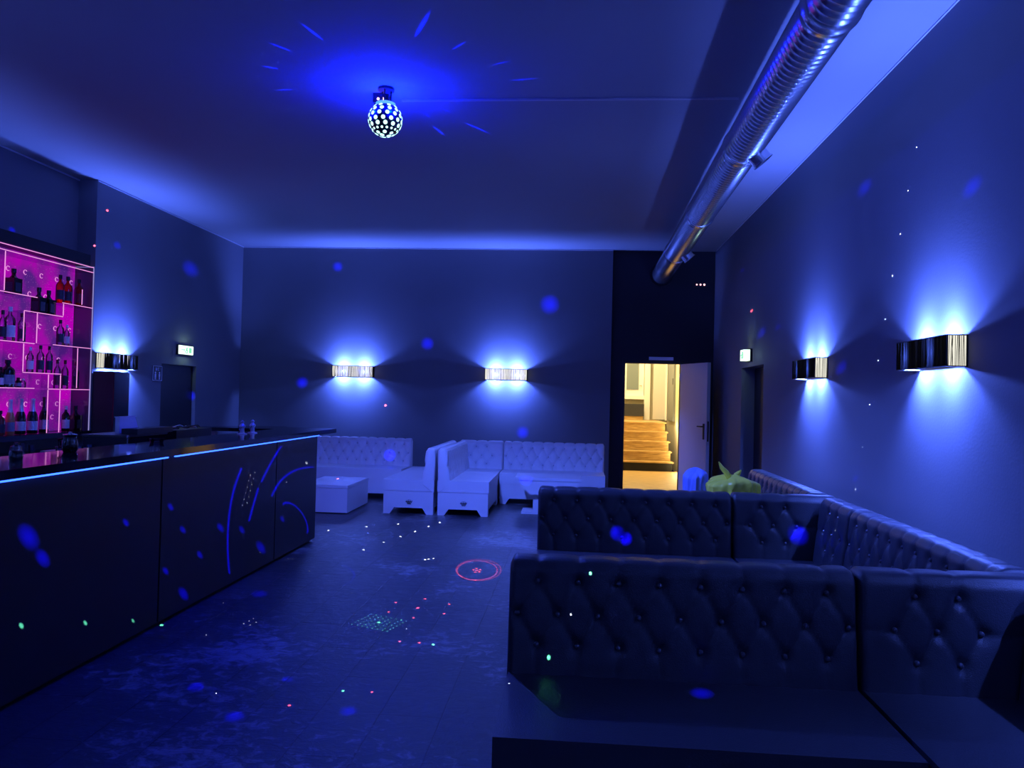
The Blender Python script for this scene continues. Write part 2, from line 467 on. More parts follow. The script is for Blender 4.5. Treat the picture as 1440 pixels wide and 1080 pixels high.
GREEN_DOTS = [
    (-0.081, 3.3, 0.474, 0.0079),
    (0.085, 3.3, 0.87, 0.0061),
    (-2.755, 3.688, 0.385, 0.0115),
    (-2.755, 4.205, 0.249, 0.0106),
    (-2.755, 4.688, 0.123, 0.0099),
    (-2.755, 5.033, -0.015, 0.0125),
    (-0.865, 4.9, 0.0, 0.0100),
    (-1.201, 4.068, 0.0, 0.0084),
    (-1.326, 5.312, 0.0, 0.0109),
    (-1.431, 5.505, 0.0, 0.0039),
    (-1.442, 5.46, 0.0, 0.0038),
    (-1.453, 5.415, 0.0, 0.0038),
    (-1.463, 5.371, 0.0, 0.0038),
    (-1.474, 5.328, 0.0, 0.0038),
    (-1.484, 5.286, 0.0, 0.0037),
    (-1.495, 5.244, 0.0, 0.0037),
    (-1.389, 5.486, 0.0, 0.0039),
    (-1.4, 5.441, 0.0, 0.0038),
    (-1.412, 5.397, 0.0, 0.0038),
    (-1.423, 5.354, 0.0, 0.0038),
    (-1.433, 5.311, -0.0, 0.0037),
    (-1.444, 5.269, 0.0, 0.0037),
    (-1.455, 5.227, 0.0, 0.0037),
    (-1.348, 5.468, 0.0, 0.0038),
    (-1.36, 5.423, 0.0, 0.0038),
    (-1.371, 5.379, -0.0, 0.0038),
    (-1.382, 5.336, 0.0, 0.0038),
    (-1.393, 5.294, 0.0, 0.0037),
    (-1.404, 5.252, 0.0, 0.0037),
    (-1.415, 5.21, 0.0, 0.0037),
    (-1.307, 5.45, 0.0, 0.0038),
    (-1.319, 5.405, 0.0, 0.0038),
    (-1.331, 5.362, 0.0, 0.0038),
    (-1.342, 5.319, 0.0, 0.0037),
    (-1.353, 5.276, 0.0, 0.0037),
    (-1.365, 5.235, 0.0, 0.0037),
    (-1.376, 5.194, 0.0, 0.0037),
    (-1.266, 5.431, 0.0, 0.0038),
    (-1.279, 5.387, -0.0, 0.0038),
    (-1.291, 5.344, 0.0, 0.0038),
    (-1.302, 5.301, 0.0, 0.0037),
    (-1.314, 5.259, 0.0, 0.0037),
    (-1.325, 5.218, 0.0, 0.0037),
    (-1.337, 5.177, -0.0, 0.0036),
    (-1.226, 5.413, 0.0, 0.0038),
    (-1.239, 5.37, 0.0, 0.0038),
    (-1.251, 5.327, 0.0, 0.0037),
    (-1.263, 5.284, 0.0, 0.0037),
    (-1.275, 5.243, 0.0, 0.0037),
    (-1.286, 5.202, 0.0, 0.0037),
    (-1.298, 5.161, 0.0, 0.0036),
    (-1.186, 5.395, 0.0, 0.0038),
    (-1.199, 5.352, 0.0, 0.0038),
    (-1.211, 5.309, 0.0, 0.0037),
    (-1.224, 5.267, 0.0, 0.0037),
    (-1.236, 5.226, 0.0, 0.0037),
    (-1.248, 5.185, 0.0, 0.0036),
    (-1.259, 5.145, -0.0, 0.0036),
    (-1.146, 5.377, -0.0, 0.0038),
    (-1.159, 5.334, 0.0, 0.0037),
    (-1.172, 5.292, 0.0, 0.0037),
    (-1.185, 5.25, -0.0, 0.0037),
    (-1.197, 5.209, 0.0, 0.0037),
    (-1.209, 5.169, 0.0, 0.0036),
    (-1.221, 5.129, 0.0, 0.0036),
]
RED_DOTS = [
    (-1.329, 5.84, 0.0, 0.0109),
    (-1.321, 5.579, 0.0, 0.0104),
    (-1.129, 5.981, 0.0, 0.0112),
    (-1.13, 5.725, 0.0, 0.0107),
    (-1.137, 5.713, 0.0, 0.0107),
    (-0.918, 5.863, 0.0, 0.0109),
    (-0.913, 5.603, 0.0, 0.0104),
    (-1.111, 5.462, 0.0, 0.0102),
    (-1.09, 4.929, 0.0, 0.0092),
    (-0.96, 4.923, -0.0, 0.0092),
    (-1.045, 4.076, 0.0, 0.0076),
    (-0.887, 7.053, 0.0, 0.0131),
    (-0.851, 7.034, 0.0, 0.0131),
    (-0.826, 7.065, 0.0, 0.0131),
    (-0.86, 6.964, 0.0, 0.0129),
    (-0.823, 6.979, 0.0, 0.0130),
    (-0.867, 7.11, 0.0, 0.0132),
    (-1.411, 3.843, 0.0, 0.0094),
    (-6.11, 9.497, 3.898, 0.0231),
    (-6.11, 9.256, 3.395, 0.0181),
    (-3.381, 13.6, 1.394, 0.0320),
    (2.42, 10.837, 2.873, 0.0295),
    (-3.289, 10.6, 0.412, 0.0250),
]
RING_CENTRE = ((-0.851, 7.04, 0.0), (-0.631, 7.141, 0.0))
CEILING_STREAKS = [
    (-1.594, 5.396, 4.236, 0.0300),
    (-1.174, 5.43, 4.236, 0.0251),
    (-1.96, 5.494, 4.236, 0.0203),
    (-2.278, 5.718, 4.236, 0.0159),
    (-2.493, 6.06, 4.236, 0.0140),
    (-2.551, 6.495, 4.236, 0.0150),
    (-2.089, 6.208, 4.236, 0.0115),
    (-2.166, 6.426, 4.236, 0.0119),
    (-2.151, 6.662, 4.236, 0.0154),
    (-2.443, 6.945, 4.236, 0.0161),
    (-0.682, 6.024, 4.236, 0.0112),
    (-0.534, 6.328, 4.236, 0.0146),
    (-0.773, 7.114, 4.236, 0.0263),
    (-1.048, 7.413, 4.236, 0.0240),
    (-1.421, 7.488, 4.236, 0.0208),
    (-1.256, 6.982, 4.236, 0.0129),
    (-1.456, 7.086, 4.236, 0.0131),
    (-2.046, 6.882, 4.236, 0.0127),
    (-0.961, 5.73, 4.236, 0.0133),
    (-2.161, 7.282, 4.236, 0.0202),
]
BAR_ARCS = [
    ( (-2.755, 6.23, 0.952), (-2.755, 6.017, 0.576), (-2.755, 6.047, 0.14), ),
    ( (-2.755, 7.114, 1.095), (-2.755, 6.851, 0.942), (-2.755, 6.652, 0.794), ),
    ( (-2.755, 6.579, 0.739), (-2.755, 6.497, 0.619), (-2.755, 6.405, 0.48), ),
    ( (-2.755, 7.886, 0.811), (-2.755, 7.377, 0.807), (-2.755, 6.891, 0.631), ),
    ( (-2.755, 7.249, 0.524), (-2.755, 7.605, 0.411), (-2.755, 7.879, 0.119), ),
    ( (-2.116, 7.005, 0.0), (-1.898, 6.671, 0.0), (-1.866, 6.313, 0.0), ),
    ( (-2.2, 7.512, 0.0), (-1.953, 7.669, 0.0), (-1.601, 7.528, 0.0), ),
]

# ------------------------------------------------------------------ setting
struct('floor', MB().box(-8, 4, -4, YB+0.12, -0.2, 0), M['floor'])
struct('ceiling', MB().box(-8, 4, -4, YB+0.12, H, H+0.2), M['ceiling'])
wl = MB()
wl.box(XN-0.2, XN, -4, YC, 0, H)                       # nearer stretch
wl.box(XN-0.2, XL, YC, 10.93, 0, H)                    # far stretch up to the door
wl.box(XN-0.2, XL, 11.98, YB+0.4, 0, H)
wl.box(XN-0.2, XL, 10.93, 11.98, 1.97, H)
struct('wall_left', wl, M['wall'])
wr = MB()
wr.box(XR, XR+0.25, -4, 10.10, 0, H)
wr.box(XR, XR+0.25, 11.40, YB+0.4, 0, H)
wr.box(XR, XR+0.25, 10.10, 11.40, 2.10, H)
struct('wall_right', wr, M['wall'])
struct('wall_back', MB().box(XL, 0.63, YB, YB+0.25, 0, H), M['wall'])
DX0, DX1, DZ = 0.89, 1.855, 2.25
wa = MB()
AY = YB+0.10
wa.box(0.63, DX0, AY, YB+0.25, 0, H)
wa.box(DX1, XR, AY, YB+0.25, 0, H)
wa.box(DX0, DX1, AY, YB+0.25, DZ, H)
struct('wall_alcove', wa, M['wall_black'])
struct('wall_rear', MB().box(XN-0.2, XR+0.25, -4.2, -4, 0, H), M['wall'])
struct('trim_1', MB().box(XL, XL+0.012, YC, YB, H-0.018, H-0.001), M['trim'])
struct('trim_2', MB().box(XN, XN+0.012, -4, YC, H-0.018, H-0.001), M['trim'])
struct('trim_3', MB().box(XL+0.012, 0.63, YB-0.012, YB, H-0.018, H-0.001), M['trim'])
struct('trim_4', MB().box(XR-0.010, XR, -4, YB, H-0.012, H-0.001), M['trim'])
struct('trim_5', MB().box(DX0-0.05, DX1+0.05, AY-0.02, AY-0.001, DZ, DZ+0.06).box(DX0-0.05, DX0, AY-0.02, AY-0.001, 0, DZ).box(DX1, DX1+0.05, AY-0.02, AY-0.001, 0, DZ), M['black'])

# doors of the room: a black one in each side wall, the white leaf standing open at the back
d1 = struct('door_1', MB().box(XN-0.18, XL-0.06, 10.93, 11.98, 0, 1.97), M['dark_door'])
MB().tube([(XL-0.06, 11.86, 1.02), (XL-0.005, 11.86, 1.02), (XL-0.005, 11.76, 1.02)], 0.009).build('door_handle', M['black_metal'], d1)
d2 = struct('door_2', MB().box(XR+0.19, XR+0.24, 10.10, 11.40, 0, 2.10), M['dark_door'])
MB().tube([(XR+0.19, 10.2, 1.02), (XR+0.14, 10.2, 1.02), (XR+0.14, 10.32, 1.02)], 0.009).build('door_handle', M['black_metal'], d2)
d3 = struct('door_3', MB().box(0, 0.90, -0.03, 0.03, 0.01, 2.24).bevel(0.004, 1), M['white_door'])
d3.location = (1.865, 13.58, 0); d3.rotation_euler = (0, 0, math.atan2(-0.83, 0.315))
hb = MB(); hb.box(0.80, 0.84, -0.042, -0.03, 0.98, 1.24); hb.tube([(0.82, -0.04, 1.19), (0.82, -0.085, 1.19), (0.70, -0.085, 1.19)], 0.011)
hb.build('door_handle', M['black'], d3)
MB().box(0.899, 0.904, -0.012, 0.012, 0.95, 1.28).build('lock_plate', M['black_metal'], d3)
hg = MB()
for z in (0.25, 1.1, 1.95): hg.lathe([(0.012, z), (0.012, z+0.12)], 10, (-0.005, -0.035, 0))
hg.build('hinge', M['chrome'], d3)
cl = tag(MB().box(1.30, 1.72, AY-0.07, AY-0.022, DZ+0.06, DZ+0.115).bevel(0.006, 2).build('door_closer', M['white'], None), 'grey door closer bar above the open doorway', 'door closer')

# stairwell seen through the doorway
struct('floor_stairwell', MB().box(0.55, 2.45, YB+0.12, 17.6, -0.15, 0.0), M['oak'])
st = thing('staircase', 'short lit oak staircase with pale nosings beyond the doorway', 'stairs', (0, 17.6, 0), kind='structure')
for i in range(5):
    z0, z1 = 0.215*i, 0.215*(i+1); y0 = 0.28*i
    x1 = 2.24 - 0.012*i
    MB().box(0.72, x1, y0, y0+0.30 if i < 4 else 3.4, z0, z1-0.03).build('riser', M['void'] if i == 0 else M['oak'], st)
    MB().box(0.72, x1+0.03, y0-0.03, y0+0.28 if i < 4 else 3.4, z1-0.03, z1).bevel(0.008, 2).build('tread', M['oak'], st)
struct('wall_stairwell_right', MB().box(2.45, 2.6, YB+0.25, 21.2, -0.1, 3.6), M['cream'])
struct('wall_stairwell_left', MB().box(0.50, 0.62, YB+0.25, 21.2, -0.1, 3.6), M['cream'])
struct('wall_stairwell_back', MB().box(0.5, 2.6, 21.0, 21.2, 0, 3.6), M['cream'])
struct('ceiling_stairwell', MB().box(0.4, 2.7, YB+0.25, 21.2, 3.6, 3.7), M['cream'])
d4 = struct('door_4', MB().box(1.27, 1.86, 20.86, 20.90, 1.72, 3.3).box(1.22, 1.88, 20.80, 20.9, 1.62, 1.72), M['white'])
MB().box(1.40, 1.72, 20.84, 20.862, 1.88, 2.9).build('pane', pmat('frosted_pane', (0.22, 0.27, 0.30), 0.3), d4)
MB().tube([(1.80, 20.86, 1.99), (1.80, 20.80, 1.99), (1.74, 20.80, 1.99)], 0.012).build('door_handle', M['chrome'], d4)
struct('trim_6', MB().box(1.87, 2.02, 20.75, 20.98, 1.075, 3.3), M['white'])
d5 = struct('door_5', MB().box(2.08, 2.40, 20.55, 20.60, 1.10, 3.3), M['white_door'])
MB().box(2.395, 2.44, 20.5, 20.62, 1.08, 3.4).build('door_frame', M['white'], d5)
bn = thing('bench', 'low black upholstered bench at the top of the stairs', 'bench', (1.52, 20.6, 1.075))
MB().box(-0.32, 0.32, -0.18, 0.18, 0.10, 0.42).bevel(0.02, 2).build('seat', M['black_leather'], bn)
MB().box(-0.30, 0.30, -0.15, 0.15, 0.0, 0.10).build('base', M['oak'], bn)
d6 = struct('door_6', MB().box(2.40, 2.445, 18.9, 20.1, 1.10, 3.2), pmat('grey_door', (0.20, 0.22, 0.24), 0.5))
MB().box(2.39, 2.40, 19.0, 19.05, 2.0, 2.15).build('door_handle', M['black'], d6)
def lamp(name, typ, loc, energy, col, size=0.02, rot=None, **kw):
    L = bpy.data.lights.new(name, typ); L.energy = energy; L.color = col
    if typ in ('POINT', 'SPOT'): L.shadow_soft_size = size
    else: L.size = size
    o = bpy.data.objects.new(name, L); C.objects.link(o); o.location = loc
    if rot: o.rotation_euler = rot
    for k, v in kw.items(): setattr(L, k, v)
    return o
lamp('stairwell_lamp', 'AREA', (1.5, 18.6, 3.55), HALL_W, (1.0, 0.77, 0.35), rot=(0, 0, 0), shape='RECTANGLE', size=0.9, size_y=3.0)
lamp('corridor_lamp', 'AREA', (1.5, 15.6, 3.55), HALL_W*0.22, (1.0, 0.77, 0.35), rot=(0, 0, 0), shape='RECTANGLE', size=0.7, size_y=2.0)
for i in range(5):
    lamp('stair_spot', 'POINT', (2.32, 17.45+0.28*i, 0.215*i+0.16), 3.0, (1.0, 0.80, 0.40), 0.03)

# ------------------------------------------------------------------ tufted sofas
def seg_dist(px, pz, a, b):
    ax, az = a; bx, bz = b
    dx, dz = bx-ax, bz-az; l2 = dx*dx+dz*dz+1e-9
    t = np.clip(((px-ax)*dx+(pz-az)*dz)/l2, 0, 1)
    return np.hypot(px-(ax+t*dx), pz-(az+t*dz))

BACK_CACHE = {}
def tufted_back(kind, L, n, top=0.90, thick=0.17, z0=0.40, lean=0.05, zb=0.06, span=None):
    """front face towards -y, running along +x from 0 to L; returns mesh and button positions"""
    key = (kind, round(L, 3), n, top, thick, zb, span)
    if key in BACK_CACHE: return BACK_CACHE[key]
    R = 0.055
    prof = []                                   # (y, z, ny, nz, s)
    zf = top-R
    for i in range(44):
        z = z0+(zf-z0)*i/43; prof.append((lean*(z-z0)/(zf-z0), z, -1, 0))
    for i in range(1, 8):
        t = PI/2*i/7; prof.append((lean+R-R*math.cos(t), zf+R*math.sin(t), -math.cos(t), math.sin(t)))
    yr = lean+thick
    for i in range(1, 5):
        prof.append((lean+R+(yr-R-lean-R)*i/5, top, 0, 1))
    for i in range(0, 7):
        t = PI/2*i/6; prof.append((yr-R+R*math.sin(t), zf+R*math.cos(t), math.sin(t), math.cos(t)))
    for z in (0.7, 0.5, 0.3, 0.06):
        if z > zb: prof.append((yr, z, 1, 0))
    prof.append((yr, zb, 1, 0))
    if zb < 0.3: prof.append((0.03, zb, -1, 0)); prof.append((0.03, 0.36, -1, 0))
    P = np.array(prof)
    s = np.concatenate([[0], np.cumsum(np.hypot(np.diff(P[:, 0]), np.diff(P[:, 1])))])
    s = s+z0                                    # arc length, equals z on the front face (nearly)
    nx = max(24, int(L/0.0125))
    e = 0.5*(1-np.cos(np.linspace(0, PI, nx+1)))
    lin = np.linspace(0, 1, nx+1)
    xs = L*(0.85*lin+0.15*e)
    sp = min(0.172, (L-0.20)/max(1, n-1)) if n > 1 else 0.17
    if n > 2: sp = (L-0.246)/(n-1)
    x1 = ((span or L)-(n-1)*sp)/2
    r1, r2, r3 = top-0.09, top-0.227, top-0.355
    row1 = [(x1+i*sp, r1) for i in range(n)]
    row2 = [(x1+(i-0.5)*sp, r2) for i in range(n+1)]
    row3 = [(x1+i*sp, r3) for i in range(n)]
    row2 = [(x, z) for x, z in row2 if 0.02 < x < L-0.02]
    creases = []
    for (x, z) in row1+row3:
        for (u, w) in row2:
            if abs(u-x) < sp*0.6: creases.append(((x, z), (u, w), 1.0))
    for (x, z) in row3: creases.append(((x, z), (x, z0-0.05), 0.9))
    for (x, z) in row1: creases.append(((x, z), (x, z+0.42), 0.75))
    if row2:
        creases.append(((0, r2), row2[0], 0.55)); creases.append((row2[-1], (L, r2), 0.55))
    sseam = top-R+0.035
    creases.append(((0, sseam), (L, sseam), 0.5))
    X, SS = np.meshgrid(xs, s)
    nfront = 44+7+5+7
    d = np.zeros_like(X)
    cd = np.zeros_like(X)
    for a, b, w in creases:
        q = seg_dist(X, SS, a, b)
        cd = np.maximum(cd, w*np.exp(-(q/0.011)**2)); d = np.maximum(d, w*0.45*np.exp(-(q/0.04)**2))
    bd = np.zeros_like(X)
    for (bx, bz) in row1+row2+row3:
        q = np.hypot(X-bx, SS-bz); bd = np.maximum(bd, np.exp(-(q/0.03)**2)+0.0)
    k = 1.9 if kind == 'white' else 1.0
    disp = -k*(0.007*cd+0.009*d+0.018*bd)+0.006
    fade = np.clip((L/2-np.abs(X-L/2))/0.03, 0, 1)
    endr = 0.028*(1-np.sqrt(np.clip(1-(1-fade)**2, 0, 1)))
    mask = np.zeros(len(P)); mask[:nfront] = 1
    disp = disp*mask[:, None]*np.clip(fade*1.5, 0, 1)-endr
    Y = P[:, 0][:, None]+P[:, 2][:, None]*disp
    Z = P[:, 1][:, None]+P[:, 3][:, None]*disp
    nr, nc = X.shape
    verts = np.stack([X, Y, Z], -1).reshape(-1, 3)
    faces = []
    for i in range(nr):
        i2 = (i+1) % nr
        for j in range(nc-1):
            faces.append((i*nc+j, i*nc+j+1, i2*nc+j+1, i2*nc+j))
    faces.append(tuple(i*nc for i in range(nr)))
    faces.append(tuple(i*nc+nc-1 for i in range(nr))[::-1])
    me = bpy.data.meshes.new('backrest')
    me.from_pydata([tuple(v) for v in verts], [], faces); me.update()
    bmm = bmesh.new(); bmm.from_mesh(me); bmesh.ops.recalc_face_normals(bmm, faces=bmm.faces[:]); bmm.to_mesh(me); bmm.free()
    btn = [(x, lean*(z-z0)/(zf-z0)+(0.017 if kind == 'black' else 0.040), z) for x, z in row1+row2+row3]
    BACK_CACHE[key] = (me, btn)
    return me, btn

BTN = {}
def button_mesh(kind):
    if kind not in BTN:
        b = MB().lathe([(0.0005, -0.014), (0.006, -0.013), (0.011, -0.008), (0.0125, -0.001), (0.011, 0.004)], 12, axis='y')
        me = bpy.data.meshes.new('button'); b.bm.to_mesh(me); b.bm.free(); me.materials.append(M[kind+'_button'])
        BTN[kind] = me
    return BTN[kind]

def add_back(root, kind, L, n, loc=(0, 0, 0), rz=0, top=0.90, thick=0.17, zb=0.06, span=None):
    me, btn = tufted_back(kind, L, n, top, thick, zb=zb, span=span)
    bk = put('backrest', me, M[kind+'_leather'], root, loc, (0, 0, rz), smooth=50)
    for p in btn:
        o = bpy.data.objects.new('button', button_mesh(kind)); C.objects.link(o); o.parent = bk; o.location = p
    return bk

def sofa(name, label, cat, group, loc, rz, kind, L, n, depth, seat_z=0.43, top=0.90, thick=0.17, side=None, side_len=0, seat_x1=None, span=None):
    """local frame: backrest foot on y = 0, seat towards -y, from x = 0 to L"""
    r = thing(name, label, cat, loc, (0, 0, rz), group)
    g = 0.006
    x1 = L if seat_x1 is None else seat_x1
    MB().box(g, x1-g, -depth, 0.035, 0.30, seat_z).bevel(0.055, 5).build('seat', M[kind+'_leather'], r, smooth=45)
    if kind == 'black':
        MB().box(0.02, x1-0.02, -depth+0.015, 0.03, 0.07, 0.305).bevel(0.006, 2).build('base', M[kind+'_leather'], r)
    else:
        MB().box(0.012, x1-0.012, -depth+0.008, 0.05, 0.085, 0.33).bevel(0.006, 2).build('base', M[kind+'_leather'], r)
    if n: add_back(r, kind, L, n, top=top, thick=thick, span=span)
    if side:
        sl, sn = side
        add_back(r, kind, sl, sn, (L-0.205, 0.0, 0), -PI/2, top, thick)
    for fx in (0.06, x1-0.06):
        for fy in (-depth+0.07, -0.02):
            if kind == 'black':
                MB().lathe([(0.022, 0), (0.03, 0.07)], 12, (fx, fy, 0)).build('foot', M['black'], r)
            else:
                w0, w1 = 0.045, 0.08
                sgn = 1 if fx < x1/2 else -1
                ex = 0.012 if fx < x1/2 else x1-0.012
                pts = [(ex, 0), (ex+sgn*0.09, 0), (ex+sgn*0.15, 0.088), (ex, 0.088)]
                b = MB().prism(pts, fy-0.05, fy+0.05, 'y'); b.build('foot', M[kind+'_leather'], r)
    return r

GB = 'black tufted modular sofas on the right'
sofa('tufted_sofa', 'black button-tufted sofa nearest the camera, with its long seat in the foreground', 'sofa', GB, (-0.26, 3.27, 0), 0, 'black', 1.455, 8, 0.62)
sofa('corner_sofa', 'short black tufted corner seat in the near right corner, lit blue by the wall lamp', 'sofa', GB, (1.205, 3.27, 0), 0, 'black', 0.80, 2, 0.90, side=(0.90, 4), span=0.62)
sofa('tufted_sofa', 'black button-tufted sofa in the second row, behind the nearest sofa', 'sofa', GB, (-0.26, 5.93, 0), 0, 'black', 1.475, 8, 0.60)
sofa('corner_sofa', 'short black tufted corner seat at the right end of the second row', 'sofa', GB, (1.225, 5.93, 0), 0, 'black', 0.78, 2, 0.60, side=(0.60, 2), span=0.60)
sofa('tufted_sofa', 'long black tufted sofa parallel to the right wall, between the first and second rows', 'sofa', GB, (1.80, 5.31, 0), -PI/2, 'black', 1.80, 10, 0.55)
sofa('tufted_sofa', 'black tufted sofa along the right wall behind the yellow bag, beyond the second row', 'sofa', GB, (1.80, 8.28, 0), -PI/2, 'black', 2.10, 12, 0.60)

GW = 'white tufted modular sofas at the back of the room'
sofa('tufted_sofa', 'long white tufted bench facing forward, partly hidden by the bar end and white cube table', 'sofa', GW, (-4.50, 12.08, 0), 0, 'white', 1.92, 12, 0.58, 0.46, 0.89, 0.17)
def crest(root, x, y, z):
    e = MB()
    for k in range(6):
        t = -0.9+1.8*k/5
        e.box(-0.030+0.012*k, -0.024+0.012*k, -0.003, 0, -0.030-0.006*abs(t), 0.034-0.014*abs(t), rot=(0, 0.5*t, 0))
    e.box(-0.045, 0.045, -0.003, 0, -0.004, 0.004)
    e.build('emblem', M['black'], root, (x, y, z))
# chaise of the left group: backrest on its right-hand side
c1 = thing('chaise_sofa', 'white sofa end unit left of the pair standing back to back, backrest on its right', 'sofa', (-2.53, 10.15, 0), group=GW)
def chaise(c, back_x, back_rz, back_y, length, emb_x):
    w = 0.70
    MB().box(0.005, w-0.005, 0, length, 0.31, 0.46).bevel(0.03, 4).build('seat', M['white_leather'], c, smooth=45)
    MB().box(0.012, w-0.012, 0.006, length-0.006, 0.085, 0.34).bevel(0.005, 2).build('base', M['white_leather'], c)
    add_back(c, 'white', length, int(length/0.15)-1, (back_x, back_y, 0), back_rz, 0.89, 0.12, 0.31)
    for sx, sg in ((0.012, 1), (w-0.012, -1)):
        for fy in (0.06, length-0.06):
            MB().prism([(sx, 0), (sx+sg*0.09, 0), (sx+sg*0.15, 0.088), (sx, 0.088)], fy-0.05, fy+0.05, 'y').build('foot', M['white_leather'], c)
    crest(c, emb_x, 0.004, 0.165)
chaise(c1, 0.525, -PI/2, 1.926, 1.93, 0.36)
c2 = thing('chaise_sofa', 'white sofa end unit right of the pair standing back to back, backrest on its left', 'sofa', (-1.795, 10.15, 0), group=GW)
chaise(c2, 0.175, PI/2, -0.004, 1.26, 0.36)
r = sofa('corner_sofa', 'white tufted corner seat joining the right end unit to the long white bench', 'sofa', GW, (-1.795, 12.08, 0), 0, 'white', 0.695, 2, 0.65, 0.46, 0.89, 0.17)
add_back(r, 'white', 0.65, 3, (0.175, -0.65, 0), PI/2, 0.89, 0.12)
sofa('tufted_sofa', 'long white tufted bench standing left of the lit doorway', 'sofa', GW, (-1.09, 12.08, 0), 0, 'white', 1.58, 9, 0.65, 0.46, 0.89, 0.17)

# white tables
t1 = thing('coffee_table', 'low white cube table on the floor beside the end of the bar', 'table', (-3.0, 10.0, 0), group='low white tables')
MB().box(-0.60, 0.04, -0.02, 1.0, 0.012, 0.335).bevel(0.006, 2).build('body', M['white'], t1)
MB().box(-0.605, 0.045, -0.025, 1.005, 0.338, 0.375).bevel(0.006, 2).build('tabletop', M['white'], t1)
MB().box(-0.57, 0.01, 0.01, 0.97, 0.0, 0.013).build('plinth', M['void'], t1)
t2 = thing('coffee_table', 'white low table with a flared top, half hidden behind the second black sofa', 'table', (-0.33, 10.75, 0), group='low white tables')
MB().box(-0.45, 0.45, -0.30, 0.30, 0.47, 0.51).bevel(0.008, 2).build('tabletop', M['white'], t2)
MB().prism([(-0.45, 0.47), (-0.24, 0.28), (0.24, 0.28), (0.45, 0.47)], -0.29, 0.29, 'y').build('apron', M['white'], t2)
MB().box(-0.20, 0.20, -0.20, 0.20, 0.03, 0.285).build('pedestal', M['white_leather'], t2)
MB().box(-0.36, 0.30, -0.20, 0.20, 0.0, 0.03).bevel(0.006, 2).build('base_plate', M['white'], t2)

# ------------------------------------------------------------------ bags on the seat along the wall
def bag(name, label, cat, loc, rx, ry, hz, mat, seed, ears=True):
    rnd = random.Random(seed)
    b = bmesh.new(); n, m = 64, 30
    ph = [rnd.uniform(0, 6.28) for _ in range(8)]
    rows = []
    for k in range(m+1):
        v = k/m; row = []
        for i in range(n):
            t = 2*PI*i/n
            prof = min(1.0, 0.80+0.9*v) if v < 0.80 else 1.0
            if v > 0.84: prof *= 1-0.82*((v-0.84)/0.16)**3
            fold = 1+(0.012+0.06*v**2)*math.sin(9*t+ph[0]+3*v)+(0.01+0.04*v)*math.sin(17*t+ph[1]-5*v)+0.04*math.sin(3*t+ph[2])+0.012*math.sin(29*t+7*v+ph[3])
            sag = 1+0.05*math.sin(2*t+ph[4])
            row.append(b.verts.new((rx*prof*fold*math.cos(t), ry*prof*fold*math.sin(t), hz*v*sag*(1 if v < 0.9 else 1))))
        rows.append(row)
    for a, c in zip(rows, rows[1:]):
        for i in range(n):
            b.faces.new((a[i], a[(i+1) % n], c[(i+1) % n], c[i]))
    b.faces.new(rows[0][::-1]); b.faces.new(rows[-1])
    r = thing(name, label, cat, loc)
    o = MB(); o.bm.free(); o.bm = b
    o.build('bag_body', mat, r, smooth=60)
    if ears:
        for dx, lean, h in ((-0.05, -0.07, 0.13), (0.04, 0.04, 0.06)):
            e = MB()
            e.tube([(dx*0.3, 0, hz*0.93), (dx, 0, hz+h*0.25), (dx+lean*0.6, 0.01, hz+h*0.6), (dx+lean, 0.0, hz+h)], [0.024, 0.026, 0.020, 0.005], 9)
            e.build('knot_ear', mat, r, smooth=60)
    return r
M['yellow_bag'] = pmat('yellow_bin_bag', (0.95, 0.88, 0.08), 0.32, spec=0.5, emit=None, bump=(26, 0.35), var=(9, 0.12))
M['blue_bag'] = pmat('blue_bin_bag', (0.25, 0.35, 0.85), 0.35, spec=0.5, bump=(26, 0.35))
bag('bin_bag', 'full yellow plastic bag with tied ears on the black seat by the right wall', 'bag', (1.45, 7.15, 0.435), 0.225, 0.21, 0.49, M['yellow_bag'], 3)
bag('bin_bag', 'blue plastic bag tucked just left of the yellow bag', 'bag', (1.20, 7.60, 0.435), 0.115, 0.14, 0.50, M['blue_bag'], 11, ears=False)

# ------------------------------------------------------------------ bar
bar = thing('bar_counter', 'long black bar counter with a glowing blue strip under its top', 'bar', (0, 0, 0))
for y0, y1 in ((1.2, 3.0), (3.0, 4.975), (4.985, 6.98), (6.99, 8.12)):
    MB().box(XBAR-0.04, XBAR, y0+0.004, y1-0.004, 0.03, 1.125).bevel(0.004, 1).build('front_panel', M['bar_front'], bar)
MB().box(XBAR-0.44, XBAR-0.045, 1.2, 8.10, 0.0, 1.13).build('body', M['void'], bar)
MB().box(-3.23, -2.69, 1.2, 8.57, 1.145, 1.192).bevel(0.004, 2).build('bar_top', M['bar_top'], bar)
MB().box(-3.2, XBAR-0.02, 1.2, 8.1, 1.125, 1.146).build('spacer', M['void'], bar)
for y0, y1 in ((1.2, 5.02), (5.12, 8.12)):
    MB().box(XBAR+0.006, XBAR+0.020, y0, y1, 1.128, 1.142).build('led_strip', M['led'], bar)
rt = thing('bar_return', 'thin black counter wing with a slanted edge at the far end of the bar', 'bar', (-3.5, 8.4, 0))
MB().prism([(0.265, -0.25), (0.265, 0.17), (0.10, 0.45), (-0.30, 0.15), (-0.66, -0.12), (-0.62, -0.30)], 1.150, 1.188).build('wing_top', M['bar_top'], rt)
MB().box(-0.50, -0.44, -0.20, -0.14, 0, 1.15).build('post', M['white'], rt)
MB().box(0.0, 0.2, -0.2, 0.12, 0, 1.15).build('support', M['void'], rt)

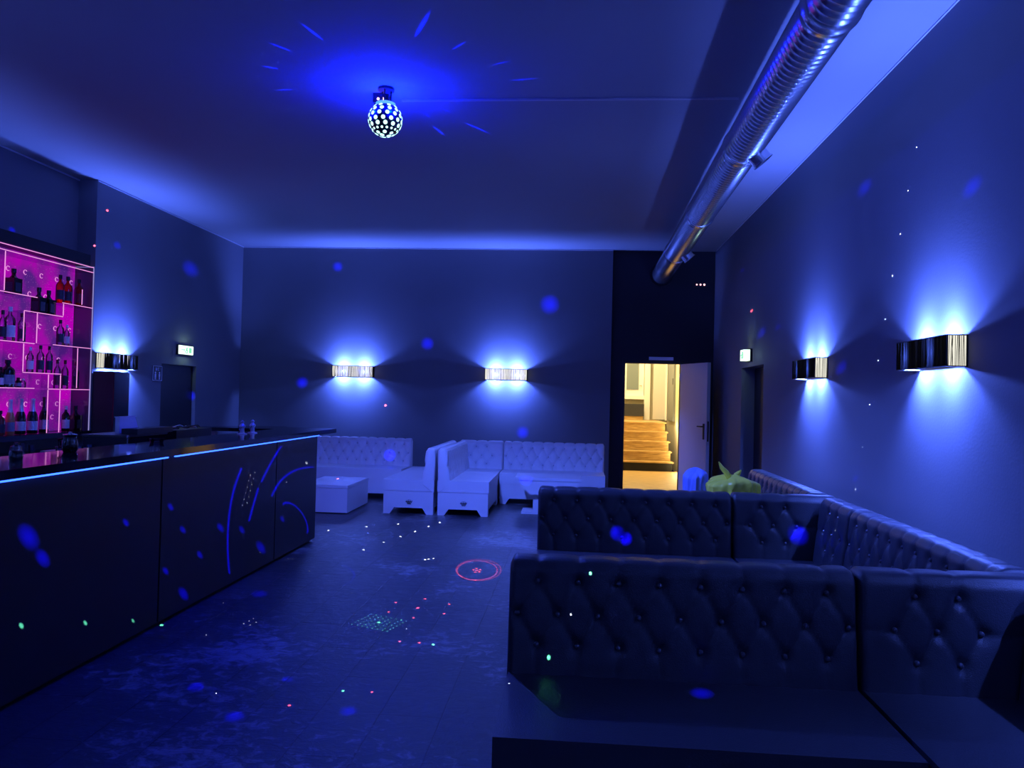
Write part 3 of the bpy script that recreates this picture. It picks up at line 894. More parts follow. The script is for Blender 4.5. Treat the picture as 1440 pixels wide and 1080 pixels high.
# things on the bar top
def fitting(label, loc):
    r = thing('bar_pourer', label, 'pourer', loc, group='silver fittings on the bar top')
    MB().lathe([(0.045, 0), (0.045, 0.006), (0.02, 0.012), (0.018, 0.05), (0.03, 0.075), (0.012, 0.10), (0.018, 0.115), (0.004, 0.13)], 16)  .build('body', M['foil_silver'], r, smooth=40)
    for s in (-1, 1):
        MB().tube([(0, s*0.015, 0.065), (0, s*0.05, 0.055), (0, s*0.065, 0.035)], [0.010, 0.008, 0.005], 8).build('lever', M['chrome'], r, smooth=40)
fitting('small silver fitting on the far bar top, left one of two', (-3.08, 6.95, 1.192))
fitting('small silver fitting on the far bar top, right one of two', (-3.08, 7.18, 1.192))
jr = thing('candle_jar', 'dark glass jar with a shiny lid on the near bar top at the left', 'jar', (-3.0, 3.93, 1.192))
MB().lathe([(0.030, 0), (0.033, 0.01), (0.033, 0.045), (0.028, 0.052)], 20).build('jar_body', M['g_dark'], jr, smooth=40)
MB().lathe([(0.022, 0.052), (0.030, 0.056), (0.028, 0.075), (0.012, 0.082), (0.012, 0.095), (0.001, 0.098)], 20).build('lid', M['g_clear'], jr, smooth=40)
jg = thing('jug', 'black jug standing at the back edge of the bar top', 'jug', (-3.10, 4.52, 1.192))
MB().lathe([(0.035, 0), (0.045, 0.02), (0.046, 0.06), (0.036, 0.09), (0.040, 0.105)], 20).build('jug_body', M['black_gloss'], jg, smooth=40)
MB().tube([(-0.04, 0.0, 0.085), (-0.075, 0.0, 0.075), (-0.075, 0.0, 0.035), (-0.042, 0.0, 0.022)], 0.006, 8).build('handle', M['black_gloss'], jg, smooth=40)
MB().lathe([(0.040, 0.105), (0.042, 0.110), (0.01, 0.116), (0.01, 0.126), (0.001, 0.128)], 20).build('lid', M['chrome'], jg, smooth=40)
sm = thing('glass_ashtray', 'small clear glass dish on the bar top in front of the black equipment', 'dish', (-3.12, 5.55, 1.192))
MB().lathe([(0.045, 0), (0.055, 0.03), (0.05, 0.03), (0.042, 0.008), (0.001, 0.008)], 20).build('dish_body', M['g_clear'], sm, smooth=40)

# work counter behind the bar and what stands on it
wc = thing('work_counter', 'dark work counter behind the bar', 'counter', (-3.95, 5.5, 0))
MB().box(-0.45, 0.45, -2.6, 2.6, 0.98, 1.02).bevel(0.004, 1).build('worktop', M['black_gloss'], wc)
MB().box(-0.42, 0.40, -2.58, 2.58, 0.0, 0.98).build('cabinet', M['void'], wc)
tr = thing('bar_tray', 'tray of small glassware behind the bar, green glow put into its colour', 'tray', (-3.72, 5.50, 1.02))
MB().box(-0.14, 0.14, -0.20, 0.20, 0.09, 0.105).bevel(0.004, 1).build('tray_base', pmat('green_lit_plastic', (0.10, 0.45, 0.36), 0.3), tr)  # green light falling on the tray is put into its base colour
MB().box(-0.10, 0.10, -0.16, 0.16, 0, 0.09).build('stand', M['black'], tr)
for k in range(5):
    MB().lathe([(0.022, 0.105), (0.028, 0.135), (0.025, 0.135), (0.020, 0.11), (0.001, 0.11)], 14, (random.uniform(-.09, .09), -0.15+0.075*k, 0)).build('glass', M['g_clear'], tr, smooth=40)
bx = thing('equipment_case', 'dark smoked glass case with a bright metal corner rod behind the bar', 'case', (-3.8, 6.25, 1.02))
MB().box(-0.20, 0.18, -0.26, 0.34, 0.0, 0.175).bevel(0.003, 1).build('case_body', M['black_gloss'], bx)
MB().box(-0.21, 0.19, -0.27, 0.35, 0.175, 0.19).build('lid', M['black'], bx)
MB().lathe([(0.001, 0.0), (0.012, 0.006), (0.012, 0.016), (0.006, 0.02), (0.006, 0.165), (0.012, 0.17), (0.012, 0.185), (0.001, 0.192)], 12, (0.195, -0.275, 0)).build('corner_rod', M['chrome'], bx, smooth=40)
mo = thing('till_display', 'white slanted till display standing behind the bar under the wall lamp', 'till', (-3.85, 6.35, 1.21))
MB().prism([(-0.13, 0), (0.17, 0), (0.10, 0.135), (-0.13, 0.135)], -0.02, 0.02, 'x').build('housing', M['white'], mo)
MB().box(-0.025, 0.025, -0.135, 0.105, 0.135, 0.142).build('top_edge', M['foil_white'], mo)
ds = thing('drip_tray', 'flat black tray lying in front of the till display', 'tray', (-3.66, 6.40, 1.212))
MB().box(-0.09, 0.05, -0.28, 0.28, 0.0, 0.045).bevel(0.006, 2).build('tray_base', M['black'], ds)
mx = thing('amplifier', 'black box unit with knobs and cables on top behind the bar', 'amplifier', (-3.8, 7.05, 1.02))
MB().box(-0.18, 0.20, -0.32, 0.36, 0.0, 0.20).bevel(0.006, 2).build('housing', M['black'], mx)
for k in range(6):
    MB().lathe([(0.014, 0.2), (0.012, 0.225), (0.001, 0.226)], 10, (0.05+0.03*(k % 2), -0.22+0.1*k, 0)).build('knob', M['chrome'] if k % 2 else M['black_metal'], mx)
MB().tube([(0.1, -0.25, 0.205), (0.12, -0.1, 0.225), (0.08, 0.05, 0.212), (0.13, 0.2, 0.23), (0.1, 0.33, 0.205)], 0.008, 8).build('cable', M['black_metal'], mx, smooth=50)
MB().tube([(0.02, -0.2, 0.205), (0.06, 0.0, 0.235), (0.02, 0.15, 0.21), (0.06, 0.3, 0.205)], 0.006, 8).build('cable', M['chrome'], mx, smooth=50)
cb = thing('tall_cabinet', 'tall narrow black cabinet against the left wall under the wall lamp', 'cabinet', (-5.95, 9.35, 0))
MB().box(-0.15, 0.12, -0.05, 0.28, 0.0, 1.80).bevel(0.004, 1).build('carcass', M['wall_black'], cb)
MB().box(0.121, 0.135, -0.05, 0.28, 0.02, 1.79).build('door', M['black_gloss'], cb)

# ------------------------------------------------------------------ back bar: lit shelves on the left wall
SX0, SX1, SY0, SY1 = -6.335, -6.09, 6.6, 9.24
sh = thing('bottle_shelf', 'magenta backlit acrylic bottle shelf on the left wall behind the bar', 'shelf', (0, 0, 0))
MB().box(XN+0.001, SX0-0.005, SY0, SY1-0.01, 1.05, 3.12).build('back_panel', M['panel'], sh)
MB().box(XN+0.001, SX1-0.03, SY0, SY1-0.04, 3.125, 3.26).bevel(0.004, 1).build('header', M['black'], sh)
MB().box(XN+0.001, SX1+0.02, SY0, SY1+0.02, 0.985, 1.045).bevel(0.004, 1).build('ledge', M['black_gloss'], sh)
def acr(y0, y1, z0, z1, side=False):
    o = MB().box(SX0, SX1-0.006, y0, y1, z0, z1).build('divider' if z1-z0 > 0.1 else 'shelf_board', M['acrylic'], sh)
    MB().box(SX1-0.006, SX1, y0, y1, z0, z1).build('lit_edge', M['edge_blue'] if side else M['edge_pink'], o)
T = 0.008
for y0, y1, z in ((SY0, 9.23, 3.108), (SY0, 9.23, 3.045), (SY0, 8.23, 2.60), (8.66, 9.23, 2.595), (8.03, 8.68, 2.43), (SY0, 8.21, 2.075), (8.52, 8.97, 2.085),
                  (8.98, 9.23, 2.085), (8.04, 8.68, 1.745), (SY0, 8.23, 1.57), (8.46, 9.23, 1.565)):
    acr(y0, y1, z-T, z)
for y, z0, z1 in ((7.72, 2.61, 3.03), (8.04, 1.75, 2.06), (8.24, 2.08, 2.42), (8.46, 1.05, 1.55), (8.46, 1.57, 1.73), (8.67, 1.57, 1.73), (8.68, 2.44, 2.58), (8.67, 1.05, 1.55), (8.97, 1.58, 2.07), (8.03, 2.09, 2.42), (9.02, 2.61, 2.8)):
    acr(y-T/2, y+T/2, z0, z1)
acr(SY1-0.014, SY1, 1.05, 3.10, True)
MB().box(SX0, SX1, SY1-0.016, SY1, 3.108, 3.116).build('lit_edge', M['edge_blue'], sh)
for iz, z in enumerate((2.90, 2.66, 2.30, 1.92, 1.64, 1.38, 1.22)):
    for iy in range(6):
        y = 7.80+0.27*iy+(0.08 if iz % 2 else 0)
        if y > 9.15: continue
        MB().lathe([(0.026, 0), (0.029, 0.004), (0.029, 0.008), (0.026, 0.012), (0.023, 0.008), (0.023, 0.004), (0.026, 0)], 20, (SX0-0.003, y, z), a0=0.6, a1=2*PI-0.9, axis='x').build('stud_highlight', M['ring'], sh)  # glowing open rings draw the C-shaped highlights on the panel
# shelves go on behind the bar below the ledge
ub = thing('back_counter', 'black lower back counter beneath the lit bottle shelf', 'counter', (-6.0, 8.0, 0))
MB().box(-0.35, 0.10, -1.5, 1.20, 0.0, 0.80).build('carcass', M['void'], ub)
MB().box(-0.355, 0.14, -1.5, 1.22, 0.80, 0.835).bevel(0.004, 1).build('worktop', M['black_gloss'], ub)
for y, h in ((-0.05, 0.13), (0.10, 0.10), (0.62, 0.12)):
    g = thing('tumbler_glass', ['clear tumbler on the back counter under the leftmost champagne bottle', 'short clear tumbler on the back counter, middle of three', 'clear tumbler farthest along the back counter'][[-0.05, 0.10, 0.62].index(y)], 'glass', (-6.0, 8.0+y, 0.836), group='tumblers on the back counter')
    MB().lathe([(0.028, 0), (0.036, h), (0.033, h), (0.026, 0.01), (0.001, 0.01)], 16).build('glass_wall', M['g_clear'], g, smooth=40)

# ------------------------------------------------------------------ bottles
def bottle(kind, label, y, z, h, r, group):
    b = thing(kind[0], label, 'bottle', (-6.2, y, z+0.001), group=group)
    glass, cap, capm, shape, lab = kind[1:]
    if shape == 'champagne':
        pr = [(r*.9, 0), (r, .02*h), (r, .42*h), (r*.92, .52*h), (r*.55, .66*h), (r*.36, .78*h), (r*.33, .93*h)]
        body_top = 0.60
        MB().lathe([(a, c) for a, c in pr], 20).build('bottle_glass', glass, b, smooth=40)
        MB().lathe([(r*.66, .61*h), (r*.50, .70*h), (r*.42, .80*h), (r*.40, .93*h), (r*.46, .95*h), (r*.44, h), (r*.05, 1.005*h)], 20).build('foil', capm, b, smooth=40)
    elif shape == 'wine':
        MB().lathe([(r*.9, 0), (r, .02*h), (r, .45*h), (r*.8, .55*h), (r*.42, .66*h), (r*.30, .74*h), (r*.29, .96*h)], 20).build('bottle_glass', glass, b, smooth=40)
        MB().lathe([(r*.33, .74*h), (r*.33, h), (r*.02, h)], 16).build('foil', capm, b, smooth=40)
    elif shape == 'square':
        bb = MB().box(-r*.85, r*.85, -r*.95, r*.95, 0, .62*h).bevel(r*.25, 3)
        bb.build('bottle_glass', glass, b, smooth=40)
        MB().lathe([(r*.75, .61*h), (r*.42, .70*h), (r*.32, .74*h), (r*.32, .88*h)], 18).build('neck', glass, b, smooth=40)
        MB().lathe([(r*.38, .84*h), (r*.38, h), (r*.02, h)], 16).build('cap', capm, b, smooth=40)
    elif shape == 'short':
        MB().lathe([(r*.9, 0), (r, .04*h), (r, .6*h), (r*.5, .78*h), (r*.45, .85*h)], 18).build('bottle_glass', glass, b, smooth=40)
        MB().lathe([(r*.55, .82*h), (r*.55, h), (r*.02, h)], 16).build('cap', capm, b, smooth=40)
    else:
        MB().lathe([(r*.9, 0), (r, .02*h), (r, .60*h), (r*.85, .68*h), (r*.42, .76*h), (r*.32, .80*h), (r*.30, .90*h)], 20).build('bottle_glass', glass, b, smooth=40)
        MB().lathe([(r*.42, .86*h), (r*.42, h), (r*.02, h)], 16).build('cap', capm, b, smooth=40)
    if lab:
        z0, z1 = (.10, .36) if shape in ('champagne', 'wine') else ((.12, .46) if shape != 'square' else (.10, .45))
        if shape == 'square':
            MB().box(r*.85, r*.87, -r*.6, r*.6, z0*h, z1*h).box(-r*.6, r*.6, -r*.97, -r*.955, z0*h, z1*h).build('label', lab, b)
        else:
            MB().lathe([(r*1.02, z0*h), (r*1.02, z1*h)], 14, a0=-1.9, a1=0.6).build('label', lab, b, smooth=60)
    return b
CH = ('champagne_bottle', M['g_dark'], None, M['foil_silver'], 'champagne', M['label_white'])
RO = ('sparkling_wine_bottle', M['g_rose'], None, M['foil_white'], 'champagne', M['label_grey'])
WI = ('wine_bottle', M['g_dark'], None, M['cap_black'], 'wine', M['label_white'])
AM = ('whisky_bottle', M['g_amber'], None, M['cap_black'], 'round', M['label_dark'])
SQ = ('whisky_bottle', M['g_brown'], None, M['cap_black'], 'square', M['label_dark'])
DK = ('liqueur_bottle', M['g_dark'], None, M['cap_black'], 'square', M['label_dark'])
CL = ('vodka_bottle', M['g_clear'], None, M['foil_white'], 'round', M['label_white'])
CB = ('gin_bottle', M['g_clear'], None, M['cap_black'], 'round', M['label_dark'])
CR = ('vodka_bottle', M['g_clear'], None, M['cap_red'], 'round', M['label_dark'])
GG = 'bottles on the magenta lit shelf'
for kind, label, y, z, h, r in (
    (SQ, 'squat brown bottle alone at the left of the top shelf', 7.99, 2.601, .28, .067),
    (DK, 'dark square bottle below the top shelf, left of a touching pair', 8.40, 2.431, .30, .062),
    (DK, 'dark square bottle below the top shelf, right of a touching pair', 8.565, 2.431, .29, .062),
    (AM, 'amber bottle leftmost of three on the upper right shelf', 8.76, 2.596, .34, .047),
    (AM, 'amber bottle in the middle of three on the upper right shelf', 8.90, 2.596, .34, .052),
    (AM, 'amber bottle rightmost of three on the upper right shelf', 9.11, 2.596, .34, .053),
    (CB, 'slim clear bottle at the picture edge on the second shelf', 7.85, 2.076, .33, .039),
    (CL, 'wide clear bottle with a pale cap on the second shelf at the left', 7.955, 2.076, .38, .055),
    (CB, 'slim black-capped clear bottle on the second shelf, next to the wide one', 8.14, 2.076, .33, .040),
    (CB, 'clear bottle with a dark label on the middle right shelf, left of a pair', 8.79, 2.086, .31, .043),
    (CL, 'small clear bottle on the middle right shelf, right of a pair', 8.91, 2.086, .26, .031),
    (CL, 'clear bottle leftmost in the lit acrylic box in the middle', 8.29, 1.746, .29, .037),
    (CB, 'clear bottle with black cap in the middle of the acrylic box', 8.46, 1.746, .32, .041),
    (CB, 'clear bottle with black cap rightmost in the acrylic box', 8.61, 1.746, .32, .038),
    (CR, 'clear bottle with dark red cap on the lower right shelf, leftmost of three', 8.76, 1.566, .35, .039),
    (CR, 'clear bottle with dark red cap on the lower right shelf, middle of three', 8.90, 1.566, .35, .039),
    (CR, 'clear bottle with dark red cap on the lower right shelf, rightmost of three', 9.10, 1.566, .34, .040),
    (('liqueur_bottle', M['g_dark'], None, M['cap_black'], 'round', M['label_grey']), 'big dark bottle with a square grey label on the third shelf at the left', 7.95, 1.571, .30, .070),
    (('liqueur_bottle', M['g_dark'], None, M['cap_black'], 'round', M['label_white']), 'dark slim bottle cut by the picture edge on the third shelf', 7.85, 1.571, .22, .031),
    (('miniature_bottle', M['g_dark'], None, M['cap_black'], 'short', M['label_grey']), 'tiny dark bottle right of the big dark bottle on the third shelf', 8.115, 1.571, .11, .032),
    (('miniature_bottle', M['g_clear'], None, M['foil_white'], 'short', None), 'tiny clear bottle at the right end of the third shelf', 8.19, 1.571, .10, .030),
    (('liqueur_bottle', M['g_red'], None, M['cap_black'], 'round', M['label_dark']), 'dark red bottle at the picture edge on the bottom ledge', 7.86, 1.046, .27, .052),
    (RO, 'peach coloured sparkling wine bottle with white neck foil on the bottom ledge', 8.01, 1.046, .39, .047),
    (CH, 'champagne bottle with silver foil on the bottom ledge, beside the peach bottle', 8.17, 1.046, .40, .056),
    (CH, 'champagne bottle with silver foil on the bottom ledge, beside the slim wine bottle', 8.36, 1.046, .40, .057),
    (WI, 'slim dark wine bottle on the bottom ledge, right of the champagne bottles', 8.55, 1.046, .42, .050),
    (('liqueur_bottle', M['g_dark'], None, M['foil_white'], 'round', M['label_white']), 'dark bottle with pale cap near the right end of the bottom ledge', 8.94, 1.046, .31, .044),
    (DK, 'large black square bottle at the right end of the bottom ledge', 9.12, 1.046, .31, .065)):
    bottle(kind, label, y, z, h, r, GG)

# ------------------------------------------------------------------ wall lamps
def up_down(L):
    # reflector lamp: throws most of its light straight up and straight down
    L.use_nodes = True
    nt = L.node_tree; em = next(n for n in nt.nodes if n.type == 'EMISSION')
    tc = nt.nodes.new('ShaderNodeTexCoord'); sx = nt.nodes.new('ShaderNodeSeparateXYZ')
    nt.links.new(tc.outputs['Normal'], sx.inputs[0])
    prev = sx.outputs['Z']
    for op, v, w in (('ABSOLUTE', None, None), ('POWER', 5.0, None), ('MULTIPLY_ADD', 0.55, 0.45)):
        n = nt.nodes.new('ShaderNodeMath'); n.operation = op
        nt.links.new(prev, n.inputs[0])
        if v is not None: n.inputs[1].default_value = v
        if w is not None: n.inputs[2].default_value = w
        prev = n.outputs[0]
    nt.links.new(prev, em.inputs['Strength'])

def sconce(label, loc, rz, seed, plate=0.03):
    """local frame: wall plane is y = 0, the lamp sticks out towards -y, centred on x = 0, bottom at z = 0"""
    rnd = random.Random(seed)
    L2, D, HH = 0.375, 0.125, 0.20
    r = thing('wall_lamp', label, 'wall lamp', loc, (0, 0, rz), group='string-shaded wall lamps')
    MB().box(-L2+0.010, L2-0.010, -D+0.008, -D+0.011, 0.004, HH-0.004).build('front_lining', M['shade_front'], r)
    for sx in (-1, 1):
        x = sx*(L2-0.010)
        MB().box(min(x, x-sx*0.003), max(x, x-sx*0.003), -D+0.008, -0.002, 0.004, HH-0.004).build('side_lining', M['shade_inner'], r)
    fr = MB()
    for z in (0.0, HH-0.006):
        fr.box(-L2, L2, -D-0.001, -D+0.006, z, z+0.006)
        for sx in (-1, 1):
            fr.box(min(sx*L2, sx*(L2-0.007)), max(sx*L2, sx*(L2-0.007)), -D+0.006, -0.001, z, z+0.006)
    for sx in (-1, 1):
        fr.box(min(sx*L2, sx*(L2-0.007)), max(sx*L2, sx*(L2-0.007)), -D, -D+0.007, 0, HH)
        fr.box(min(sx*L2, sx*(L2-0.007)), max(sx*L2, sx*(L2-0.007)), -0.008, -0.001, 0, HH)
    fr.build('frame', M['black_metal'], r)
    st = MB()
    x = -L2+0.010
    while x < L2-0.010:
        w = rnd.choice((0.0015, 0.002, 0.002, 0.003, 0.004)); t = rnd.uniform(-0.010, 0.010)
        a = [(x, 0.006), (x+w, 0.006), (x+w+t, HH-0.006), (x+t, HH-0.006)]
        a = [(min(max(u, -L2+0.006), L2-0.006), v) for u, v in a]
        st.prism(a, -D-0.004, -D+0.007, 'y')
        x += rnd.choice((0.006, 0.008, 0.010, 0.013, 0.016))
    for sx in (-1, 1):
        y = -D+0.010
        while y < -0.010:
            t = rnd.uniform(-0.008, 0.008)
            y2 = min(max(y+t, -D+0.008), -0.010)
            xa, xb = sorted((sx*(L2-0.002), sx*(L2-0.006)))
            st.prism([(y, 0.006), (y+0.0018, 0.006), (y2+0.0018, HH-0.006), (y2, HH-0.006)], xa, xb, 'x')
            y += rnd.choice((0.007, 0.010, 0.013))
    st.build('shade_strings', M['string'], r)
    br = MB(); br.box(-L2+0.012, -L2+0.012+plate, -D+0.012, -0.003, 0.000, 0.004); br.box(L2-0.042, L2-0.012, -D+0.012, -0.003, 0.000, 0.004)
    br.build('reflector_plate', M['white'], r)
    MB().box(-0.35, 0.35, -0.014, -0.001, 0.012, HH-0.012).build('glow_block_plate', M['black'], r)  # wide black plate added to block bulb glow seen through the shade
    for sx in (-0.19, 0.19):
        MB().lathe([(0.006, 0.078), (0.012, 0.085), (0.012, 0.115), (0.006, 0.122)], 12, (sx, -0.028, 0)).build('lamp_holder', M['white'], r)
        Lp = lamp('wall_lamp_bulb', 'POINT', (sx, -0.075, 0.10), SCONCE_W, BLUE, 0.03)
        Lp.parent = r
        up_down(Lp.data)
    return r
sconce('wall lamp on the back wall, farther from the lit doorway', (-3.975, YB, 1.89), 0, 1)
sconce('wall lamp on the back wall, the one nearer the lit doorway', (-1.21, YB, 1.895), 0, 2)
sconce('large wall lamp on the right wall nearest the camera', (XR, 5.33, 1.855), -PI/2, 3, 0.09)
sconce('smaller looking wall lamp on the right wall, next to the dark doorway', (XR, 7.96, 1.855), -PI/2, 4, 0.09)
sconce('wall lamp on the left wall beside the lit bottle shelf', (XL, 9.73, 1.84), PI/2, 5)
# the right-hand row goes on; left and rear lamps are added for ambient light
sconce('wall lamp on the right wall beside the photographer', (XR, 2.70, 1.855), -PI/2, 6, 0.09)
sconce('wall lamp on the right wall behind the photographer', (XR, 0.07, 1.855), -PI/2, 7, 0.09)
sconce('unseen lamp added for ambient light, left wall nearer the camera than the bottle shelf', (XN, 4.6, 1.855), PI/2, 8)
sconce('unseen lamp added for ambient light, left wall beside the photographer', (XN, 1.4, 1.855), PI/2, 9)
sconce('unseen lamp added for ambient light, rear wall on the bar side', (-4.2, -4.0, 1.855), PI, 10)
sconce('unseen lamp added for ambient light, rear wall on the sofa side', (-0.4, -4.0, 1.855), PI, 11)

# ------------------------------------------------------------------ ventilation duct
DXC, DZC, DR = 1.325, 3.82, 0.158
DUCT_RZ = 0.0120
dk = thing('ventilation_duct', 'long ribbed silver ventilation duct hung under the ceiling', 'duct', (DXC, 0, DZC), (0, 0, -DUCT_RZ))
prof = []
y = -3.5
while y < 13.66:
    prof += [(DR, y), (DR+0.001, y+0.040), (DR+0.009, y+0.050), (DR+0.009, y+0.055), (DR, y+0.066)]
    y += 0.070
MB().lathe(prof, 36, axis='y').recalc().build('pipe', M['metal'], dk, smooth=50)
for y in (1.5, 4.35, 6.75, 9.2, 11.6):
    MB().lathe([(DR, y-0.06), (DR+0.013, y-0.055), (DR+0.013, y-0.02), (DR+0.018, y-0.01), (DR+0.018, y+0.01), (DR+0.013, y+0.02), (DR+0.013, y+0.055), (DR, y+0.06)], 36, axis='y').recalc().build('coupling', M['metal'], dk, smooth=40)
for y in (6.62, 11.15):
    b = MB().lathe([(0.085, -0.05), (0.085, 0.06), (0.094, 0.063), (0.094, 0.075), (0.080, 0.075), (0.078, 0.0), (0.001, 0.0)], 24)
    o = b.build('outlet', M['metal'], dk, (0.10, y, -0.125), (0, PI-0.7, 0), smooth=40)
MB().lathe([(DR, YB+0.085), (DR+0.05, YB+0.085), (DR+0.05, YB+0.099), (DR, YB+0.099)], 30, axis='y').build('wall_collar', M['black_metal'], dk)

# ------------------------------------------------------------------ mirror ball lamp
BX, BY, BZ, BR = -1.68, 6.48, 3.965, 0.143
mb = thing('disco_ball', 'glowing blue disco ball lamp hanging from the ceiling', 'disco ball', (BX, BY, BZ))
sp = MB(); bmesh.ops.create_uvsphere(sp.bm, u_segments=48, v_segments=32, radius=BR)
sp.build('shell', pmat('navy_ball_shell', (0.01, 0.012, 0.05), 0.25, spec=0.6), mb, smooth=60)
rows = [(62, 6, .017), (45, 9, .017), (27, 12, .018), (9, 13, .018), (-9, 13, .018), (-26, 12, .018), (-42, 16, .011), (-60, 7, .017), (-76, 3, .02)]
for k, (la, n, rad) in enumerate(rows):
    for i in range(n):
        t = 2*PI*(i+0.5*(k % 2))/n; la_ = math.radians(la)
        d = Vector((math.cos(la_)*math.cos(t), math.cos(la_)*math.sin(t), math.sin(la_)))
        if rad not in BTN:
            b = MB().lathe([(rad, -0.004), (rad, 0.0015), (rad*.7, 0.004), (rad*.05, 0.005)], 14)
            me = bpy.data.meshes.new('lens'); b.bm.to_mesh(me); b.bm.free(); me.materials.append(M['lens']); BTN[rad] = me
        o = bpy.data.objects.new('lens', BTN[rad]); C.objects.link(o); o.parent = mb
        o.location = d*BR; o.rotation_euler = d.to_track_quat('Z', 'Y').to_euler()
MB().lathe([(0.085, BR*0.82), (0.085, BR*0.98), (0.06, BR*1.02), (0.03, BR*1.02)], 28).build('collar', M['led'], mb, smooth=40)
stt = MB()
for k in range(3):
    t = 2*PI*k/3+0.5
    stt.tube([(0.045*math.cos(t), 0.045*math.sin(t), BR*0.98), (0.045*math.cos(t), 0.045*math.sin(t), H-BZ-0.02)], 0.006, 8)
stt.build('stem', M['black_metal'], mb)
MB().lathe([(0.07, H-BZ-0.022), (0.07, H-BZ-0.001)], 24).build('ceiling_plate', M['black'], mb)
lj = thing('laser_projector', 'tiny black laser box with two red lights on the ceiling just behind the disco ball', 'projector', (-1.75, 6.62, H))
MB().box(-0.07, 0.07, -0.05, 0.05, -0.085, -0.001).bevel(0.005, 2).build('housing', M['black'], lj)
for dx in (-0.022, 0.022):
    MB().lathe([(0.001, -0.058), (0.011, -0.056), (0.013, -0.049)], 12, (dx, 0, -0.055), axis='y').build('red_light', M['red_led'], lj)
cd = tag(MB().box(-1.60, 1.36, 6.72, 6.745, H-0.016, H-0.001).build('cable_duct', M['trim']), 'thin white cable duct running across the ceiling from the ball to the pipe', 'cable duct')

# ------------------------------------------------------------------ signs and alarm
def exit_sign(label, loc, rz, w, h, d):
    r = thing('exit_sign', label, 'exit sign', loc, (0, 0, rz), group='lit exit signs')
    MB().box(-w/2-0.012, w/2+0.012, -0.03, -0.001, -0.012, h+0.012).bevel(0.003, 1).build('housing', M['black'], r)
    MB().box(-w/2, w/2, -d, -0.03, 0, h).bevel(0.012, 3).build('face', M['exit_light'], r, smooth=40)
    p = MB(); y0, y1 = -d-0.003, -d
    p.box(w*.18, w*.36, y0, y1, h*.2, h*.8)                                    # door
    p.box(-w*.02, w*.06, y0, y1, h*.64, h*.80); p.box(-w*.05, w*.06, y0, y1, h*.38, h*.62, rot=(0, .35, 0))      # figure
    p.box(-w*.14, w*.0, y0, y1, h*.22, h*.32, rot=(0, .6, 0)); p.box(0, w*.12, y0, y1, h*.2, h*.3, rot=(0, -.8, 0))
    p.box(-w*.38, -w*.2, y0, y1, h*.46, h*.54); p.prism([(-w*.2, h*.38), (-w*.13, h*.5), (-w*.2, h*.62)], y0, y1, 'y')   # arrow
    p.build('pictogram', M['exit_green'], r)
    Lp = lamp('exit_sign_lamp', 'POINT', (0, -d-0.05, h/2), 1.6, (0.6, 1.0, 0.8), 0.03); Lp.parent = r
    return r
exit_sign('lit green and white exit sign on the left wall above the black door', (XL, 11.56, 2.14), PI/2, 0.42, 0.135, 0.05)
exit_sign('small lit exit sign on the right wall above the dark doorway', (XR, 10.86, 2.18), -PI/2, 0.22, 0.15, 0.115)
ws = thing('toilet_sign', 'small dark framed toilet sign with two figures beside the left black door', 'sign', (XL, 10.81, 1.71), (0, 0, PI/2))
MB().box(-0.13, 0.13, -0.008, -0.001, 0, 0.22).build('plate', M['black'], ws)
b = MB()
for x0, x1, z0, z1 in ((-.125, .125, .212, .218), (-.125, .125, .002, .008), (-.125, -.119, .008, .212), (.119, .125, .008, .212)): b.box(x0, x1, -0.011, -0.008, z0, z1)
b.build('border', M['white'], ws)
b = MB()
for sx in (-0.055, 0.055):
    b.lathe([(0.001, -0.011), (0.015, -0.011), (0.015, -0.008)], 14, (sx, 0, 0.118), axis='y')
    b.box(sx-0.018, sx+0.018, -0.011, -0.008, 0.058, 0.10); b.box(sx-0.015, sx-0.003, -0.011, -0.008, 0.02, 0.058); b.box(sx+0.003, sx+0.015, -0.011, -0.008, 0.02, 0.058)
for x0, x1, z0, z1 in ((-.05, -.042, .15, .195), (-.022, -.014, .15, .195), (-.036, -.028, .15, .18), (-.05, -.014, .15, .157), (.012, .02, .15, .195), (.012, .042, .188, .195), (.012, .042, .15, .157)): b.box(x0, x1, -0.011, -0.008, z0, z1)
b.build('pictogram', M['white'], ws)
al = thing('alarm_panel', 'small black wall panel with three glowing dots high in the dark alcove', 'panel', (2.17, AY, 3.60))
MB().box(-0.13, 0.13, -0.05, -0.001, 0, 0.10).bevel(0.005, 2).build('housing', M['black'], al)
for k in range(3):
    MB().lathe([(0.001, -0.058), (0.012+0.002*k, -0.056), (0.014+0.002*k, -0.049)], 12, (-0.07+0.065*k, 0, 0.05), axis='y').build('indicator_light', M['red_led'], al)

